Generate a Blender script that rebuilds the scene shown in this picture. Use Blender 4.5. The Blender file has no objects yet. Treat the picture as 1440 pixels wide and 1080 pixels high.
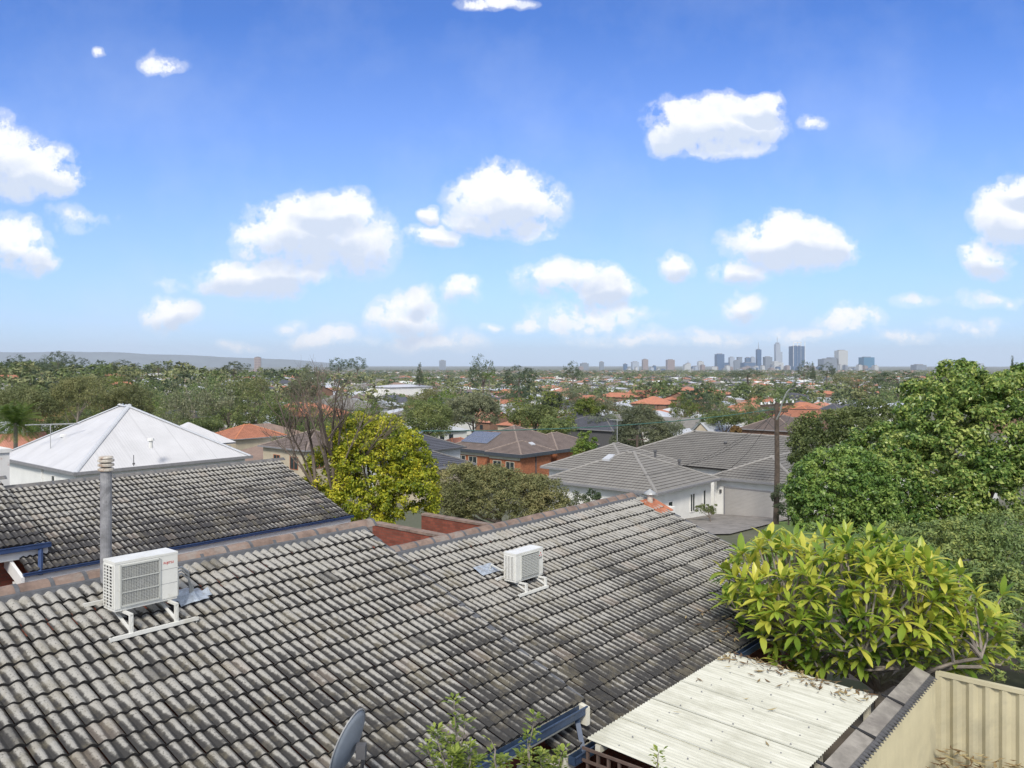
import bpy, math, random
import numpy as np
from mathutils import Vector, Matrix, noise as mnoise
rad = math.radians
scene = bpy.context.scene
col = scene.collection
F = 1150.0                      # focal length in photo pixels
HX, HY = 720.0, 512.0           # horizon point of the view
GR = rad(49.85)                 # rotation of the street grid
CU, SU = math.cos(GR), math.sin(GR)

def W(u, v, z=0.0):             # grid coordinates -> world
    return Vector((u*CU - v*SU, u*SU + v*CU, z))
def P(x, y, Y):                 # a point seen at photo pixel x,y at depth Y
    return Vector(((x-HX)/F*Y, Y, -(y-HY)/F*Y))
def toUV(X, Y):
    return (X*CU + Y*SU, -X*SU + Y*CU)
def pix(p):
    return (HX + F*p[0]/p[1], HY - F*p[2]/p[1])

GP = [(0,-7.3),(19,-7.6),(40,-9.6),(62,-11.6),(110,-16),(290,-21.5),(600,-27),(1200,-32),(2500,-38),(6500,-54),(21000,-60)]
def gz(X, Y):
    r = max(0.0, Y) if abs(X) < 1.2*abs(Y) and Y > 0 else math.hypot(X, Y)*0.6
    z = GP[-1][1]
    for (a, za), (b, zb) in zip(GP, GP[1:]):
        if r <= b:
            t = (r-a)/(b-a); z = za + (zb-za)*t; break
    z += 15*math.exp(-((X+330)/260)**2 - ((Y-620)/330)**2)
    if r > 120:
        z += min(1.0, (r-120)/400)*2.5*mnoise.noise(Vector((X/260, Y/260, 3.1)))
    return z

# ---------------------------------------------------------------- materials
def newmat(name):
    m = bpy.data.materials.new(name); m.use_nodes = True
    nt = m.node_tree; nt.nodes.clear()
    out = nt.nodes.new('ShaderNodeOutputMaterial')
    b = nt.nodes.new('ShaderNodeBsdfPrincipled')
    nt.links.new(b.outputs[0], out.inputs[0])
    return m, nt, b, out
def nd(nt, t, **kw):
    n = nt.nodes.new(t)
    for k, v in kw.items():
        if hasattr(n, k): setattr(n, k, v)
        else: n.inputs[k].default_value = v
    return n
def L(nt, a, b): nt.links.new(a, b)
def ramp(nt, fac, stops, interp='LINEAR'):
    r = nt.nodes.new('ShaderNodeValToRGB'); r.color_ramp.interpolation = interp
    els = r.color_ramp.elements
    while len(els) < len(stops): els.new(0.5)
    for e, (p, c) in zip(els, stops):
        e.position = p; e.color = (c[0], c[1], c[2], 1) if len(c) == 3 else c
    if fac is not None: L(nt, fac, r.inputs[0])
    return r.outputs[0]
def mth(nt, op, a, b=None, c=None, clamp=False):
    n = nt.nodes.new('ShaderNodeMath'); n.operation = op; n.use_clamp = clamp
    for i, x in enumerate((a, b, c)):
        if x is None: continue
        if isinstance(x, (int, float)): n.inputs[i].default_value = x
        else: L(nt, x, n.inputs[i])
    return n.outputs[0]
def mixc(nt, f, a, b, mode='MIX'):
    n = nt.nodes.new('ShaderNodeMix'); n.data_type = 'RGBA'; n.blend_type = mode
    for s, x in ((0, f), (6, a), (7, b)):
        if isinstance(x, (int, float)): n.inputs[s].default_value = x
        elif isinstance(x, tuple): n.inputs[s].default_value = (x[0], x[1], x[2], 1)
        else: L(nt, x, n.inputs[s])
    return n.outputs[2]
def noisetex(nt, scale, detail=4, rough=0.6, vec=None, dist=0.0):
    n = nd(nt, 'ShaderNodeTexNoise'); n.inputs['Scale'].default_value = scale
    n.inputs['Detail'].default_value = detail; n.inputs['Roughness'].default_value = rough
    n.inputs['Distortion'].default_value = dist
    if vec is not None: L(nt, vec, n.inputs['Vector'])
    return n.outputs[0]
def objco(nt): return nd(nt, 'ShaderNodeTexCoord').outputs['Object']
def bump(nt, b, h, strength=0.4, dist=0.02):
    n = nt.nodes.new('ShaderNodeBump'); n.inputs['Strength'].default_value = strength
    n.inputs['Distance'].default_value = dist
    L(nt, h, n.inputs['Height']); L(nt, n.outputs[0], b.inputs['Normal'])

def simple(name, c, rough=0.6, var=0.25, scale=3.0, metal=0.0, bmp=0.0, stain=None):
    m, nt, b, o = newmat(name)
    co = objco(nt)
    f = noisetex(nt, scale, 5, 0.65, co)
    lo = tuple(max(0, x*(1-var)) for x in c); hi = tuple(min(1, x*(1+var)) for x in c)
    colr = ramp(nt, f, [(0.3, lo), (0.7, hi)])
    if stain:
        f2 = noisetex(nt, scale*0.37, 6, 0.7, co, 0.6)
        m2 = ramp(nt, f2, [(0.52, (0,0,0)), (0.68, (1,1,1))])
        colr = mixc(nt, m2, colr, stain)
    L(nt, colr, b.inputs['Base Color'])
    b.inputs['Roughness'].default_value = rough; b.inputs['Metallic'].default_value = metal
    if bmp: bump(nt, b, noisetex(nt, scale*8, 4, 0.7, co), bmp, 0.01)
    return m

def tile_material(name, light, mid, dark, shift=0.0, warm=(0.33,0.27,0.22)):
    """weathered concrete roof tiles; attribute 'tc': r tile random, g crest height, b distance to the eave (0 at eave), a along the tile"""
    m, nt, b, o = newmat(name)
    at = nd(nt, 'ShaderNodeAttribute'); at.attribute_name = 'tc'
    sp = nd(nt, 'ShaderNodeSeparateColor'); L(nt, at.outputs['Color'], sp.inputs[0])
    rnd, crest, up = sp.outputs[0], sp.outputs[1], sp.outputs[2]
    al = at.outputs['Alpha']
    co = objco(nt)
    big = noisetex(nt, 0.55, 4, 0.6, co, 0.4)
    med = noisetex(nt, 7, 5, 0.72, co, 0.5)
    fine = noisetex(nt, 42, 4, 0.75, co, 0.3)
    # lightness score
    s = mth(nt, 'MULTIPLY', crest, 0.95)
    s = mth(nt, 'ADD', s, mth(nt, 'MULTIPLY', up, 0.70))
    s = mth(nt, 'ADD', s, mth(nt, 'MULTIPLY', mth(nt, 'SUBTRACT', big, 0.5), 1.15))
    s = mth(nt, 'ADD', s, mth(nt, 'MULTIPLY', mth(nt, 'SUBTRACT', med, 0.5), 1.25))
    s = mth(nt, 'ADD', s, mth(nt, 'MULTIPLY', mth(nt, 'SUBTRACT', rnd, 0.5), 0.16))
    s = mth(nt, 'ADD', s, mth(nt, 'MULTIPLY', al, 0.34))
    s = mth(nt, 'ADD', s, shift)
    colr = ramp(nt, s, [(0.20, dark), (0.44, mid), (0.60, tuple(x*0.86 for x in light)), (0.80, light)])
    # an odd dark or warm tile
    w = ramp(nt, rnd, [(0.95, (0,0,0)), (0.97, (1,1,1))])
    colr = mixc(nt, mth(nt, 'MULTIPLY', w, 0.25), colr, warm)
    d = ramp(nt, rnd, [(0.012, (1,1,1)), (0.018, (0,0,0))])
    colr = mixc(nt, mth(nt, 'MULTIPLY', d, 0.55), colr, dark)
    lic = ramp(nt, noisetex(nt, 2.3, 5, 0.7, co, 0.8), [(0.50, (0,0,0)), (0.66, (1,1,1))])
    colr = mixc(nt, mth(nt, 'MULTIPLY', lic, 0.38), colr, (0.20,0.175,0.115))
    sp2 = ramp(nt, fine, [(0.36, (1,1,1)), (0.44, (0,0,0))])
    colr = mixc(nt, mth(nt, 'MULTIPLY', sp2, 0.75), colr, tuple(x*0.6 for x in dark))
    L(nt, colr, b.inputs['Base Color'])
    b.inputs['Roughness'].default_value = 0.85
    b.inputs['Specular IOR Level'].default_value = 0.3
    bump(nt, b, mth(nt, 'ADD', fine, med), 0.5, 0.012)
    return m

def far_tile(name, c, var=0.25, roll=0.30, course=None, rough=0.8):
    """tiled roof with rolls, from UV in metres"""
    m, nt, b, o = newmat(name)
    uv = nd(nt, 'ShaderNodeUVMap'); sp = nd(nt, 'ShaderNodeSeparateXYZ'); L(nt, uv.outputs[0], sp.inputs[0])
    co = objco(nt)
    f = noisetex(nt, 0.9, 5, 0.7, co, 0.4); f2 = noisetex(nt, 9, 3, 0.7, co)
    s = mth(nt, 'ADD', mth(nt, 'MULTIPLY', f, 0.65), mth(nt, 'MULTIPLY', f2, 0.35))
    colr = ramp(nt, s, [(0.32, tuple(x*(1-var) for x in c)), (0.68, tuple(min(1, x*(1+var)) for x in c))])
    oi = nd(nt, 'ShaderNodeObjectInfo')
    k = mth(nt, 'ADD', mth(nt, 'MULTIPLY', oi.outputs['Random'], 0.3), 0.85)
    hsv = nd(nt, 'ShaderNodeHueSaturation'); L(nt, colr, hsv.inputs['Color']); L(nt, k, hsv.inputs['Value'])
    colr = hsv.outputs[0]
    # thin joint lines across the slope
    sx = mth(nt, 'FRACT', mth(nt, 'DIVIDE', sp.outputs[0], roll))
    ln = ramp(nt, sx, [(0.0, (1,1,1)), (0.10, (0,0,0)), (0.9, (0,0,0)), (1.0, (1,1,1))])
    colr = mixc(nt, mth(nt, 'MULTIPLY', ln, 0.45), colr, tuple(x*0.35 for x in c))
    if course:
        sy = mth(nt, 'FRACT', mth(nt, 'DIVIDE', sp.outputs[1], course))
        l2 = ramp(nt, sy, [(0.0, (1,1,1)), (0.16, (0,0,0)), (1.0, (0,0,0))])
        colr = mixc(nt, mth(nt, 'MULTIPLY', l2, 0.5), colr, tuple(x*0.35 for x in c))
    L(nt, colr, b.inputs['Base Color']); b.inputs['Roughness'].default_value = rough
    w = mth(nt, 'SINE', mth(nt, 'MULTIPLY', sp.outputs[0], 2*math.pi/roll))
    bump(nt, b, w, 0.5, 0.02)
    return m

def brick_mat(name, c, mortar=(0.30,0.26,0.22), scale=1.0):
    m, nt, b, o = newmat(name)
    uv = nd(nt, 'ShaderNodeUVMap')
    br = nd(nt, 'ShaderNodeTexBrick'); L(nt, uv.outputs[0], br.inputs['Vector'])
    br.inputs['Scale'].default_value = 1.0
    br.inputs['Brick Width'].default_value = 0.24*scale; br.inputs['Row Height'].default_value = 0.086*scale
    br.inputs['Mortar Size'].default_value = 0.007*scale; br.inputs['Mortar Smooth'].default_value = 0.2
    br.inputs['Color1'].default_value = (*[x*0.8 for x in c], 1); br.inputs['Color2'].default_value = (*[min(1, x*1.2) for x in c], 1)
    br.inputs['Mortar'].default_value = (*mortar, 1)
    f = noisetex(nt, 2.5, 5, 0.7, objco(nt))
    k = ramp(nt, f, [(0.3, (0.72,0.72,0.72)), (0.7, (1.1,1.1,1.1))])
    L(nt, mixc(nt, 1.0, br.outputs[0], k, 'MULTIPLY'), b.inputs['Base Color'])
    b.inputs['Roughness'].default_value = 0.9
    return m

def leaf_mat(name, c1, c2, c3, trans=0.38, rough=0.5, spread=0.5, objvar=0.35, nscale=0.35):
    """foliage: colour varies from leaf to leaf, clump to clump, and tree to tree"""
    m, nt, b, o = newmat(name)
    g = nd(nt, 'ShaderNodeNewGeometry')
    oi = nd(nt, 'ShaderNodeObjectInfo')
    f = noisetex(nt, nscale, 3, 0.6, g.outputs['Position'])
    s = mth(nt, 'ADD', mth(nt, 'MULTIPLY', g.outputs['Random Per Island'], spread), mth(nt, 'MULTIPLY', mth(nt, 'SUBTRACT', f, 0.5), 1.7))
    s = mth(nt, 'ADD', s, 0.5 - spread*0.5)
    colr = ramp(nt, s, [(0.1, c1), (0.5, c2), (0.9, c3)])
    hsv = nd(nt, 'ShaderNodeHueSaturation'); L(nt, colr, hsv.inputs['Color'])
    L(nt, mth(nt, 'ADD', mth(nt, 'MULTIPLY', oi.outputs['Random'], objvar), 1-objvar/2), hsv.inputs['Value'])
    r2 = mth(nt, 'FRACT', mth(nt, 'MULTIPLY', oi.outputs['Random'], 17.31))
    L(nt, mth(nt, 'ADD', mth(nt, 'MULTIPLY', r2, 0.05*objvar/0.35), 0.5-0.028*objvar/0.35), hsv.inputs['Hue'])
    colr = hsv.outputs[0]
    L(nt, colr, b.inputs['Base Color']); b.inputs['Roughness'].default_value = rough
    b.inputs['Specular IOR Level'].default_value = 0.35
    if trans > 0:
        t = nd(nt, 'ShaderNodeBsdfTranslucent'); L(nt, colr, t.inputs[0])
        mx = nd(nt, 'ShaderNodeMixShader'); mx.inputs[0].default_value = trans
        L(nt, b.outputs[0], mx.inputs[1]); L(nt, t.outputs[0], mx.inputs[2]); L(nt, mx.outputs[0], o.inputs[0])
    return m

M = {}
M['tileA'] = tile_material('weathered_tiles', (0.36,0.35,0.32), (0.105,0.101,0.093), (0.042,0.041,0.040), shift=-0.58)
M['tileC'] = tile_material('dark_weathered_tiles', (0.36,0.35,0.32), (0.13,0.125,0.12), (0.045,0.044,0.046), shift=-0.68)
M['edge'] = simple('tile_edge_shade_moss', (0.028,0.026,0.026), 0.95, 0.4, 20)  # dark moss, with the shadow line under each course painted in
M['ridge'] = simple('ridge_clay', (0.21,0.15,0.12), 0.85, 0.4, 4, stain=(0.27,0.245,0.22), bmp=0.3)
M['ridgeg'] = simple('ridge_grey', (0.15,0.145,0.14), 0.85, 0.35, 5, bmp=0.3)
M['mortar'] = simple('mortar', (0.105,0.11,0.12), 0.9, 0.3, 9, bmp=0.4)
M['mortar_l'] = simple('mortar_light', (0.38,0.38,0.38), 0.9, 0.3, 9, bmp=0.4)
M['blue'] = simple('blue_gutter_paint', (0.035,0.06,0.11), 0.45, 0.25, 5, stain=(0.07,0.09,0.12))
M['blue2'] = simple('bright_blue_paint', (0.035,0.065,0.16), 0.45, 0.2, 5)
M['cream'] = simple('cream_paint', (0.62,0.60,0.50), 0.6, 0.12, 3, stain=(0.48,0.45,0.37))
M['white'] = simple('white_paint', (0.78,0.78,0.76), 0.5, 0.05, 3)
M['whitew'] = simple('white_render', (0.72,0.73,0.71), 0.85, 0.06, 0.8)
M['offw'] = simple('off_white_render', (0.78,0.78,0.75), 0.85, 0.08, 0.8)
M['beige'] = simple('beige_render', (0.46,0.40,0.30), 0.85, 0.12, 0.8)
M['acw'] = simple('ac_casing', (0.70,0.70,0.66), 0.4, 0.06, 5, stain=(0.56,0.54,0.47))
M['acg'] = simple('ac_grille', (0.50,0.51,0.48), 0.5, 0.05, 3)
M['dark'] = simple('dark_void', (0.02,0.02,0.022), 0.9, 0.2, 5)
M['dgrey'] = simple('dark_grey', (0.09,0.09,0.095), 0.6, 0.2, 5)
M['coilg'] = simple('coil_grey', (0.36,0.35,0.33), 0.7, 0.15, 6)
M['mgrey'] = simple('mid_grey', (0.22,0.22,0.23), 0.6, 0.15, 5)
M['steel'] = simple('galvanised_steel', (0.42,0.43,0.43), 0.45, 0.2, 6, metal=0.4, stain=(0.30,0.29,0.27))
M['fluegrey'] = simple('flue_fibro', (0.21,0.21,0.22), 0.85, 0.35, 7, stain=(0.36,0.36,0.37), bmp=0.3)
M['rust'] = simple('rusty_cap', (0.50,0.46,0.40), 0.8, 0.3, 18, stain=(0.20,0.09,0.04))
M['foil'] = simple('foil_tape', (0.36,0.41,0.47), 0.5, 0.35, 16, metal=0.1, stain=(0.3,0.3,0.3), bmp=0.8)
M['terra'] = simple('terracotta_flashing', (0.40,0.15,0.08), 0.85, 0.25, 9)
M['red'] = simple('red_logo', (0.55,0.03,0.02), 0.5, 0.02, 3)
M['black'] = simple('black_print', (0.03,0.03,0.03), 0.5, 0.02, 3)
M['dish'] = simple('dish_grey', (0.20,0.23,0.27), 0.45, 0.12, 6)
M['brickr'] = brick_mat('red_brick', (0.23,0.065,0.04), (0.14,0.075,0.055))
M['bricko'] = brick_mat('orange_brick', (0.38,0.135,0.06), (0.22,0.12,0.08))
M['brickb'] = brick_mat('brown_brick', (0.25,0.13,0.08))
M['peel'] = simple('peeling_white_paint', (0.68,0.67,0.64), 0.9, 0.08, 3, stain=(0.33,0.11,0.07))
def glass_mat():
    m, nt, b, o = newmat('window_glass')
    b.inputs['Base Color'].default_value = (0.03,0.04,0.045,1); b.inputs['Roughness'].default_value = 0.08
    return m
M['glass'] = glass_mat()
def solar_mat():
    m, nt, b, o = newmat('solar_cells')
    uv = nd(nt, 'ShaderNodeUVMap'); sp = nd(nt, 'ShaderNodeSeparateXYZ'); L(nt, uv.outputs[0], sp.inputs[0])
    g = None
    for i in (0, 1):
        s = mth(nt, 'FRACT', mth(nt, 'MULTIPLY', sp.outputs[i], 1.0))
        e = ramp(nt, s, [(0.0, (1,1,1)), (0.045, (0,0,0)), (0.955, (0,0,0)), (1.0, (1,1,1))])
        g = e if g is None else mth(nt, 'MAXIMUM', g, e)
    L(nt, mixc(nt, g, (0.05,0.075,0.15), (0.45,0.47,0.50)), b.inputs['Base Color'])
    b.inputs['Roughness'].default_value = 0.12
    return m
M['solar'] = solar_mat()
def metal_roof(name, c, pitch=0.76, rough=0.4):
    m, nt, b, o = newmat(name)
    uv = nd(nt, 'ShaderNodeUVMap'); sp = nd(nt, 'ShaderNodeSeparateXYZ'); L(nt, uv.outputs[0], sp.inputs[0])
    f = noisetex(nt, 0.6, 5, 0.6, objco(nt))
    base = ramp(nt, f, [(0.3, tuple(x*0.9 for x in c)), (0.7, tuple(min(1, x*1.06) for x in c))])
    sx = mth(nt, 'FRACT', mth(nt, 'DIVIDE', sp.outputs[0], pitch))
    ln = ramp(nt, sx, [(0.0, (1,1,1)), (0.045, (0,0,0)), (0.97, (0,0,0)), (1.0, (1,1,1))])
    L(nt, mixc(nt, mth(nt, 'MULTIPLY', ln, 0.3), base, tuple(x*0.5 for x in c)), b.inputs['Base Color'])
    b.inputs['Roughness'].default_value = rough
    w = mth(nt, 'SINE', mth(nt, 'MULTIPLY', sp.outputs[0], 2*math.pi/0.19))
    bump(nt, b, w, 0.25, 0.02)
    return m
M['zinc'] = metal_roof('pale_metal_roof', (0.58,0.58,0.59), 1.9)
M['zincw'] = metal_roof('white_metal_roof', (0.50,0.52,0.55), 0.8)
M['r_grey'] = far_tile('grey_roof_tile', (0.19,0.182,0.168), 0.2)
M['r_dark'] = far_tile('charcoal_roof_tile', (0.075,0.08,0.10), 0.25)
M['r_brown'] = far_tile('brown_roof_tile', (0.16,0.125,0.11), 0.3)
M['r_lbrown'] = far_tile('light_brown_roof_tile', (0.27,0.19,0.15), 0.25)
M['r_orange'] = far_tile('orange_roof_tile', (0.42,0.17,0.10), 0.25)
M['r_pink'] = far_tile('faded_red_roof_tile', (0.42,0.19,0.13), 0.25)
M['ridge_o'] = simple('orange_ridge', (0.52,0.20,0.10), 0.8, 0.2, 4)
M['ridge_b'] = simple('brown_ridge', (0.24,0.19,0.16), 0.8, 0.25, 4)
M['ridge_l'] = simple('light_grey_ridge', (0.25,0.24,0.225), 0.8, 0.2, 4)
M['bark'] = simple('bark', (0.13,0.105,0.085), 0.95, 0.4, 12, bmp=0.6)
M['barkg'] = simple('grey_bark', (0.20,0.175,0.15), 0.95, 0.35, 12, bmp=0.6)
M['barkp'] = simple('pale_gum_bark', (0.36,0.32,0.27), 0.9, 0.35, 6)
M['frangi_bark'] = simple('frangipani_bark', (0.27,0.235,0.20), 0.9, 0.3, 14, bmp=0.4)
M['pole'] = simple('pole_timber', (0.085,0.065,0.052), 0.95, 0.4, 5, bmp=0.5)
G_ = leaf_mat
M['l_green'] = G_('green_leaves', (0.066,0.102,0.035), (0.154,0.212,0.071), (0.293,0.344,0.125))
M['l_dark'] = G_('dark_leaves', (0.043,0.069,0.036), (0.081,0.117,0.059), (0.163,0.204,0.101))
M['l_olive'] = G_('olive_leaves', (0.092,0.110,0.048), (0.194,0.216,0.085), (0.321,0.321,0.144))
M['l_lime'] = G_('lime_leaves', (0.067,0.121,0.022), (0.133,0.200,0.036), (0.242,0.290,0.061))
M['l_yellow'] = G_('yellow_leaves', (0.085,0.134,0.012), (0.305,0.354,0.024), (0.708,0.634,0.061), 0.3, spread=0.6, objvar=0.0, nscale=1.1)
M['l_autumn'] = G_('autumn_leaves', (0.144,0.090,0.036), (0.240,0.168,0.060), (0.336,0.228,0.072))
M['l_grey'] = G_('grey_green_leaves', (0.107,0.129,0.076), (0.182,0.205,0.119), (0.279,0.300,0.171))
M['l_big'] = G_('glossy_leaves', (0.056,0.120,0.025), (0.171,0.271,0.056), (0.440,0.499,0.142), 0.25, 0.35, 0.75, 0.0, 0.6)
M['l_ball'] = G_('bright_dome_leaves', (0.073,0.154,0.032), (0.162,0.267,0.057), (0.308,0.405,0.097), 0.25, 0.4, 0.7, 0.0, 0.6)
M['l_hedge'] = G_('hedge_leaves', (0.104,0.163,0.053), (0.179,0.252,0.078), (0.326,0.371,0.104), 0.2, 0.5, 0.6, 0.0, 0.7)
M['l_round'] = G_('olive_brown_leaves', (0.112,0.125,0.051), (0.205,0.215,0.086), (0.327,0.295,0.132), 0.2, 0.6, 0.6, 0.0, 0.7)
M['l_frangi'] = G_('frangipani_leaves', (0.12,0.22,0.03), (0.32,0.44,0.06), (0.66,0.64,0.11), 0.4, 0.35, 0.85, 0.0, 0.5)
M['l_sprig'] = G_('sprig_leaves', (0.13,0.19,0.03), (0.26,0.34,0.06), (0.42,0.46,0.12), 0.35, 0.4, 0.8, 0.0, 2.0)
M['l_far'] = G_('far_leaves', (0.075,0.101,0.048), (0.164,0.194,0.083), (0.299,0.299,0.135), 0.0, 0.7, 0.5, 0.0, 0.03)
M['dry'] = G_('dry_leaves', (0.12,0.07,0.035), (0.22,0.15,0.07), (0.40,0.33,0.17), 0.0, 0.8, 0.9, 0.0, 2.0)

# ---------------------------------------------------------------- mesh builder
class MB:
    def __init__(s): s.v = []; s.f = []; s.mi = []; s.uv = []; s.tc = []
    def face(s, pts, mi=0, uv=None, tc=None):
        i = len(s.v); s.v.extend([tuple(p) for p in pts]); s.f.append(tuple(range(i, i+len(pts)))); s.mi.append(mi)
        if uv is None:
            p = [Vector(q) for q in pts]
            n = (p[1]-p[0]).cross(p[2]-p[0])
            if n.length < 1e-12 and len(p) > 3: n = (p[2]-p[0]).cross(p[3]-p[0])
            ax = max(range(3), key=lambda k: abs(n[k])) if n.length > 0 else 2
            if ax == 2: uv = [(q[0], q[1]) for q in pts]
            elif ax == 0: uv = [(q[1], q[2]) for q in pts]
            else: uv = [(q[0], q[2]) for q in pts]
        s.uv.append(uv); s.tc.append(tc)
    def box(s, x0, x1, y0, y1, z0, z1, mi=0):
        if x0 > x1: x0, x1 = x1, x0
        if y0 > y1: y0, y1 = y1, y0
        if z0 > z1: z0, z1 = z1, z0
        a = [(x0,y0,z0),(x1,y0,z0),(x1,y1,z0),(x0,y1,z0),(x0,y0,z1),(x1,y0,z1),(x1,y1,z1),(x0,y1,z1)]
        for q in ((0,3,2,1),(4,5,6,7),(0,1,5,4),(1,2,6,5),(2,3,7,6),(3,0,4,7)): s.face([a[k] for k in q], mi)
    def prism(s, bot, top, mi=0):
        n = len(bot)
        s.face(list(reversed(bot)), mi); s.face(top, mi)
        for i in range(n): s.face([bot[i], bot[(i+1)%n], top[(i+1)%n], top[i]], mi)
    def bar(s, a, b, w, h=None, mi=0, up=(0,0,1)):
        a = Vector(a); b = Vector(b); h = w if h is None else h
        d = (b-a).normalized(); up = Vector(up)
        if abs(d.dot(up)) > 0.98: up = Vector((1,0,0))
        r = d.cross(up).normalized(); t = r.cross(d)
        q = [r*(sx*w/2)+t*(sz*h/2) for sx, sz in ((-1,-1),(1,-1),(1,1),(-1,1))]
        s.prism([a+k for k in q], [b+k for k in q], mi)
    def tube(s, pts, rr, n=8, mi=0, caps=True):
        pts = [Vector(p) for p in pts]
        if isinstance(rr, (int, float)): rr = [rr]*len(pts)
        rings = []; ref = None
        for i, p in enumerate(pts):
            d = (pts[min(i+1, len(pts)-1)] - pts[max(i-1, 0)])
            d = d.normalized() if d.length > 1e-9 else Vector((0,0,1))
            if ref is None: ref = Vector((1,0,0)) if abs(d.x) < 0.9 else Vector((0,1,0))
            a = (ref - d*ref.dot(d)); a = a.normalized() if a.length > 1e-6 else d.orthogonal().normalized()
            ref = a; b = d.cross(a)
            rings.append([p + (a*math.cos(2*math.pi*k/n) + b*math.sin(2*math.pi*k/n))*rr[i] for k in range(n)])
        base = len(s.v)
        for r in rings: s.v.extend([tuple(q) for q in r])
        for i in range(len(rings)-1):
            for k in range(n):
                k2 = (k+1) % n
                s.f.append((base+i*n+k, base+i*n+k2, base+(i+1)*n+k2, base+(i+1)*n+k)); s.mi.append(mi)
                s.uv.append([(k/n, i), (k2/n, i), (k2/n, i+1), (k/n, i+1)]); s.tc.append(None)
        if caps:
            s.f.append(tuple(base+k for k in reversed(range(n)))); s.mi.append(mi); s.uv.append([(0,0)]*n); s.tc.append(None)
            s.f.append(tuple(base+(len(rings)-1)*n+k for k in range(n))); s.mi.append(mi); s.uv.append([(0,0)]*n); s.tc.append(None)
    def build(s, name, mats, parent=None, origin=(0,0,0), smooth=False):
        if not isinstance(mats, (list, tuple)): mats = [mats]
        me = bpy.data.meshes.new(name)
        o = Vector(origin)
        me.from_pydata([tuple(Vector(v)-o) for v in s.v], [], s.f)
        for m in mats: me.materials.append(m)
        me.polygons.foreach_set('material_index', s.mi)
        ul = me.uv_layers.new(name='UVMap')
        flat = []
        for u in s.uv:
            for q in u: flat += [q[0], q[1]]
        ul.data.foreach_set('uv', flat)
        if any(t is not None for t in s.tc):
            ca = me.color_attributes.new('tc', 'FLOAT_COLOR', 'CORNER')
            flat = []
            for t, f in zip(s.tc, s.f):
                for k in range(len(f)): flat += list(t[k]) if t is not None else [0.5,0.5,0.5,0.5]
            ca.data.foreach_set('color', flat)
        if smooth: me.polygons.foreach_set('use_smooth', [True]*len(s.f))
        me.validate(); me.update()
        ob = bpy.data.objects.new(name, me); col.objects.link(ob)
        if parent is not None: ob.parent = parent
        return ob

def tag(o, label=None, cat=None, group=None, kind=None):
    if label: o['label'] = label
    if cat: o['category'] = cat
    if group: o['group'] = group
    if kind: o['kind'] = kind
    return o
def thing(name, label, cat, loc=(0,0,0), rotz=0.0, group=None):
    o = bpy.data.objects.new(name, None); col.objects.link(o)
    o.location = loc; o.rotation_euler = (0,0,rotz); o.empty_display_size = 0.3
    return tag(o, label, cat, group)
def gthing(name, label, cat, u, v, z, group=None):   # root on the street grid; returns root, origin
    return thing(name, label, cat, W(u, v, z), GR, group), (u, v, z)
def copy_tree(o, parent=None):
    c = o.copy(); col.objects.link(c); c.parent = parent
    for ch in list(o.children): copy_tree(ch, c)
    return c

def np_mesh(name, V, mat, nper=4, smooth=False):
    V = np.asarray(V, dtype=np.float32).reshape(-1, 3); n = len(V)
    me = bpy.data.meshes.new(name)
    me.vertices.add(n); me.vertices.foreach_set('co', V.ravel())
    me.loops.add(n); me.loops.foreach_set('vertex_index', np.arange(n, dtype=np.int32))
    nf = n//nper
    me.polygons.add(nf); me.polygons.foreach_set('loop_start', np.arange(0, n, nper, dtype=np.int32))
    try: me.polygons.foreach_set('loop_total', np.full(nf, nper, dtype=np.int32))
    except Exception: pass
    if smooth: me.polygons.foreach_set('use_smooth', [True]*nf)
    me.materials.append(mat); me.update(calc_edges=True); me.validate()
    return me

# ---------------------------------------------------------------- foliage
def leaf_cloud(blobs, clumps, per, cr, ls, seed, lower=-0.5, fill=0.25, ar=0.5, outward=0.6):
    """leaves on clumps spread over ellipsoids; blobs (cx,cy,cz,rx,ry,rz)"""
    rg = np.random.default_rng(seed)
    B = np.array(blobs, dtype=float)
    area = (B[:,3]*B[:,4]*B[:,5])**(2/3.0)
    pick = rg.choice(len(B), size=clumps*3, p=area/area.sum())
    d = rg.normal(size=(clumps*3, 3)); d /= np.linalg.norm(d, axis=1)[:,None]
    ok = d[:,2] > lower; d = d[ok][:clumps]; pick = pick[ok][:clumps]
    k = np.where(rg.random(len(d)) < fill, rg.uniform(0.3, 0.85, len(d)), rg.uniform(0.86, 1.06, len(d)))
    C = B[pick,:3] + d*B[pick,3:]*k[:,None]
    # drop clump centres deep inside another blob
    keep = np.ones(len(C), bool)
    for b in B:
        q = (((C-b[:3])/b[3:])**2).sum(1)
        keep &= ~((q < 0.42) & (rg.random(len(C)) < 0.8))
    C = C[keep]; d = d[keep]
    R = cr*rg.uniform(0.6, 1.35, len(C))
    N = len(C)*per
    ci = np.repeat(np.arange(len(C)), per)
    e = rg.normal(size=(N, 3)) + d[ci]*0.55 + np.array([0,0,0.25]); e /= np.linalg.norm(e, axis=1)[:,None]
    rr = R[ci]*rg.uniform(0.45, 1.12, N)
    pos = C[ci] + e*rr[:,None]*np.array([1.0,1.0,0.78])
    nrm = e*outward + rg.normal(size=(N, 3))*(1-outward) + np.array([0,0,0.25]); nrm /= np.linalg.norm(nrm, axis=1)[:,None]
    t = rg.normal(size=(N, 3)); t -= nrm*(t*nrm).sum(1)[:,None]; t /= np.linalg.norm(t, axis=1)[:,None]
    b = np.cross(nrm, t)
    s = ls*rg.uniform(0.6, 1.35, N)[:,None]
    V = np.stack([pos - t*s*0.5, pos + b*s*ar*0.5 + nrm*s*0.06, pos + t*s*0.5, pos - b*s*ar*0.5 + nrm*s*0.06], axis=1)
    return V.reshape(-1, 3)

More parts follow.
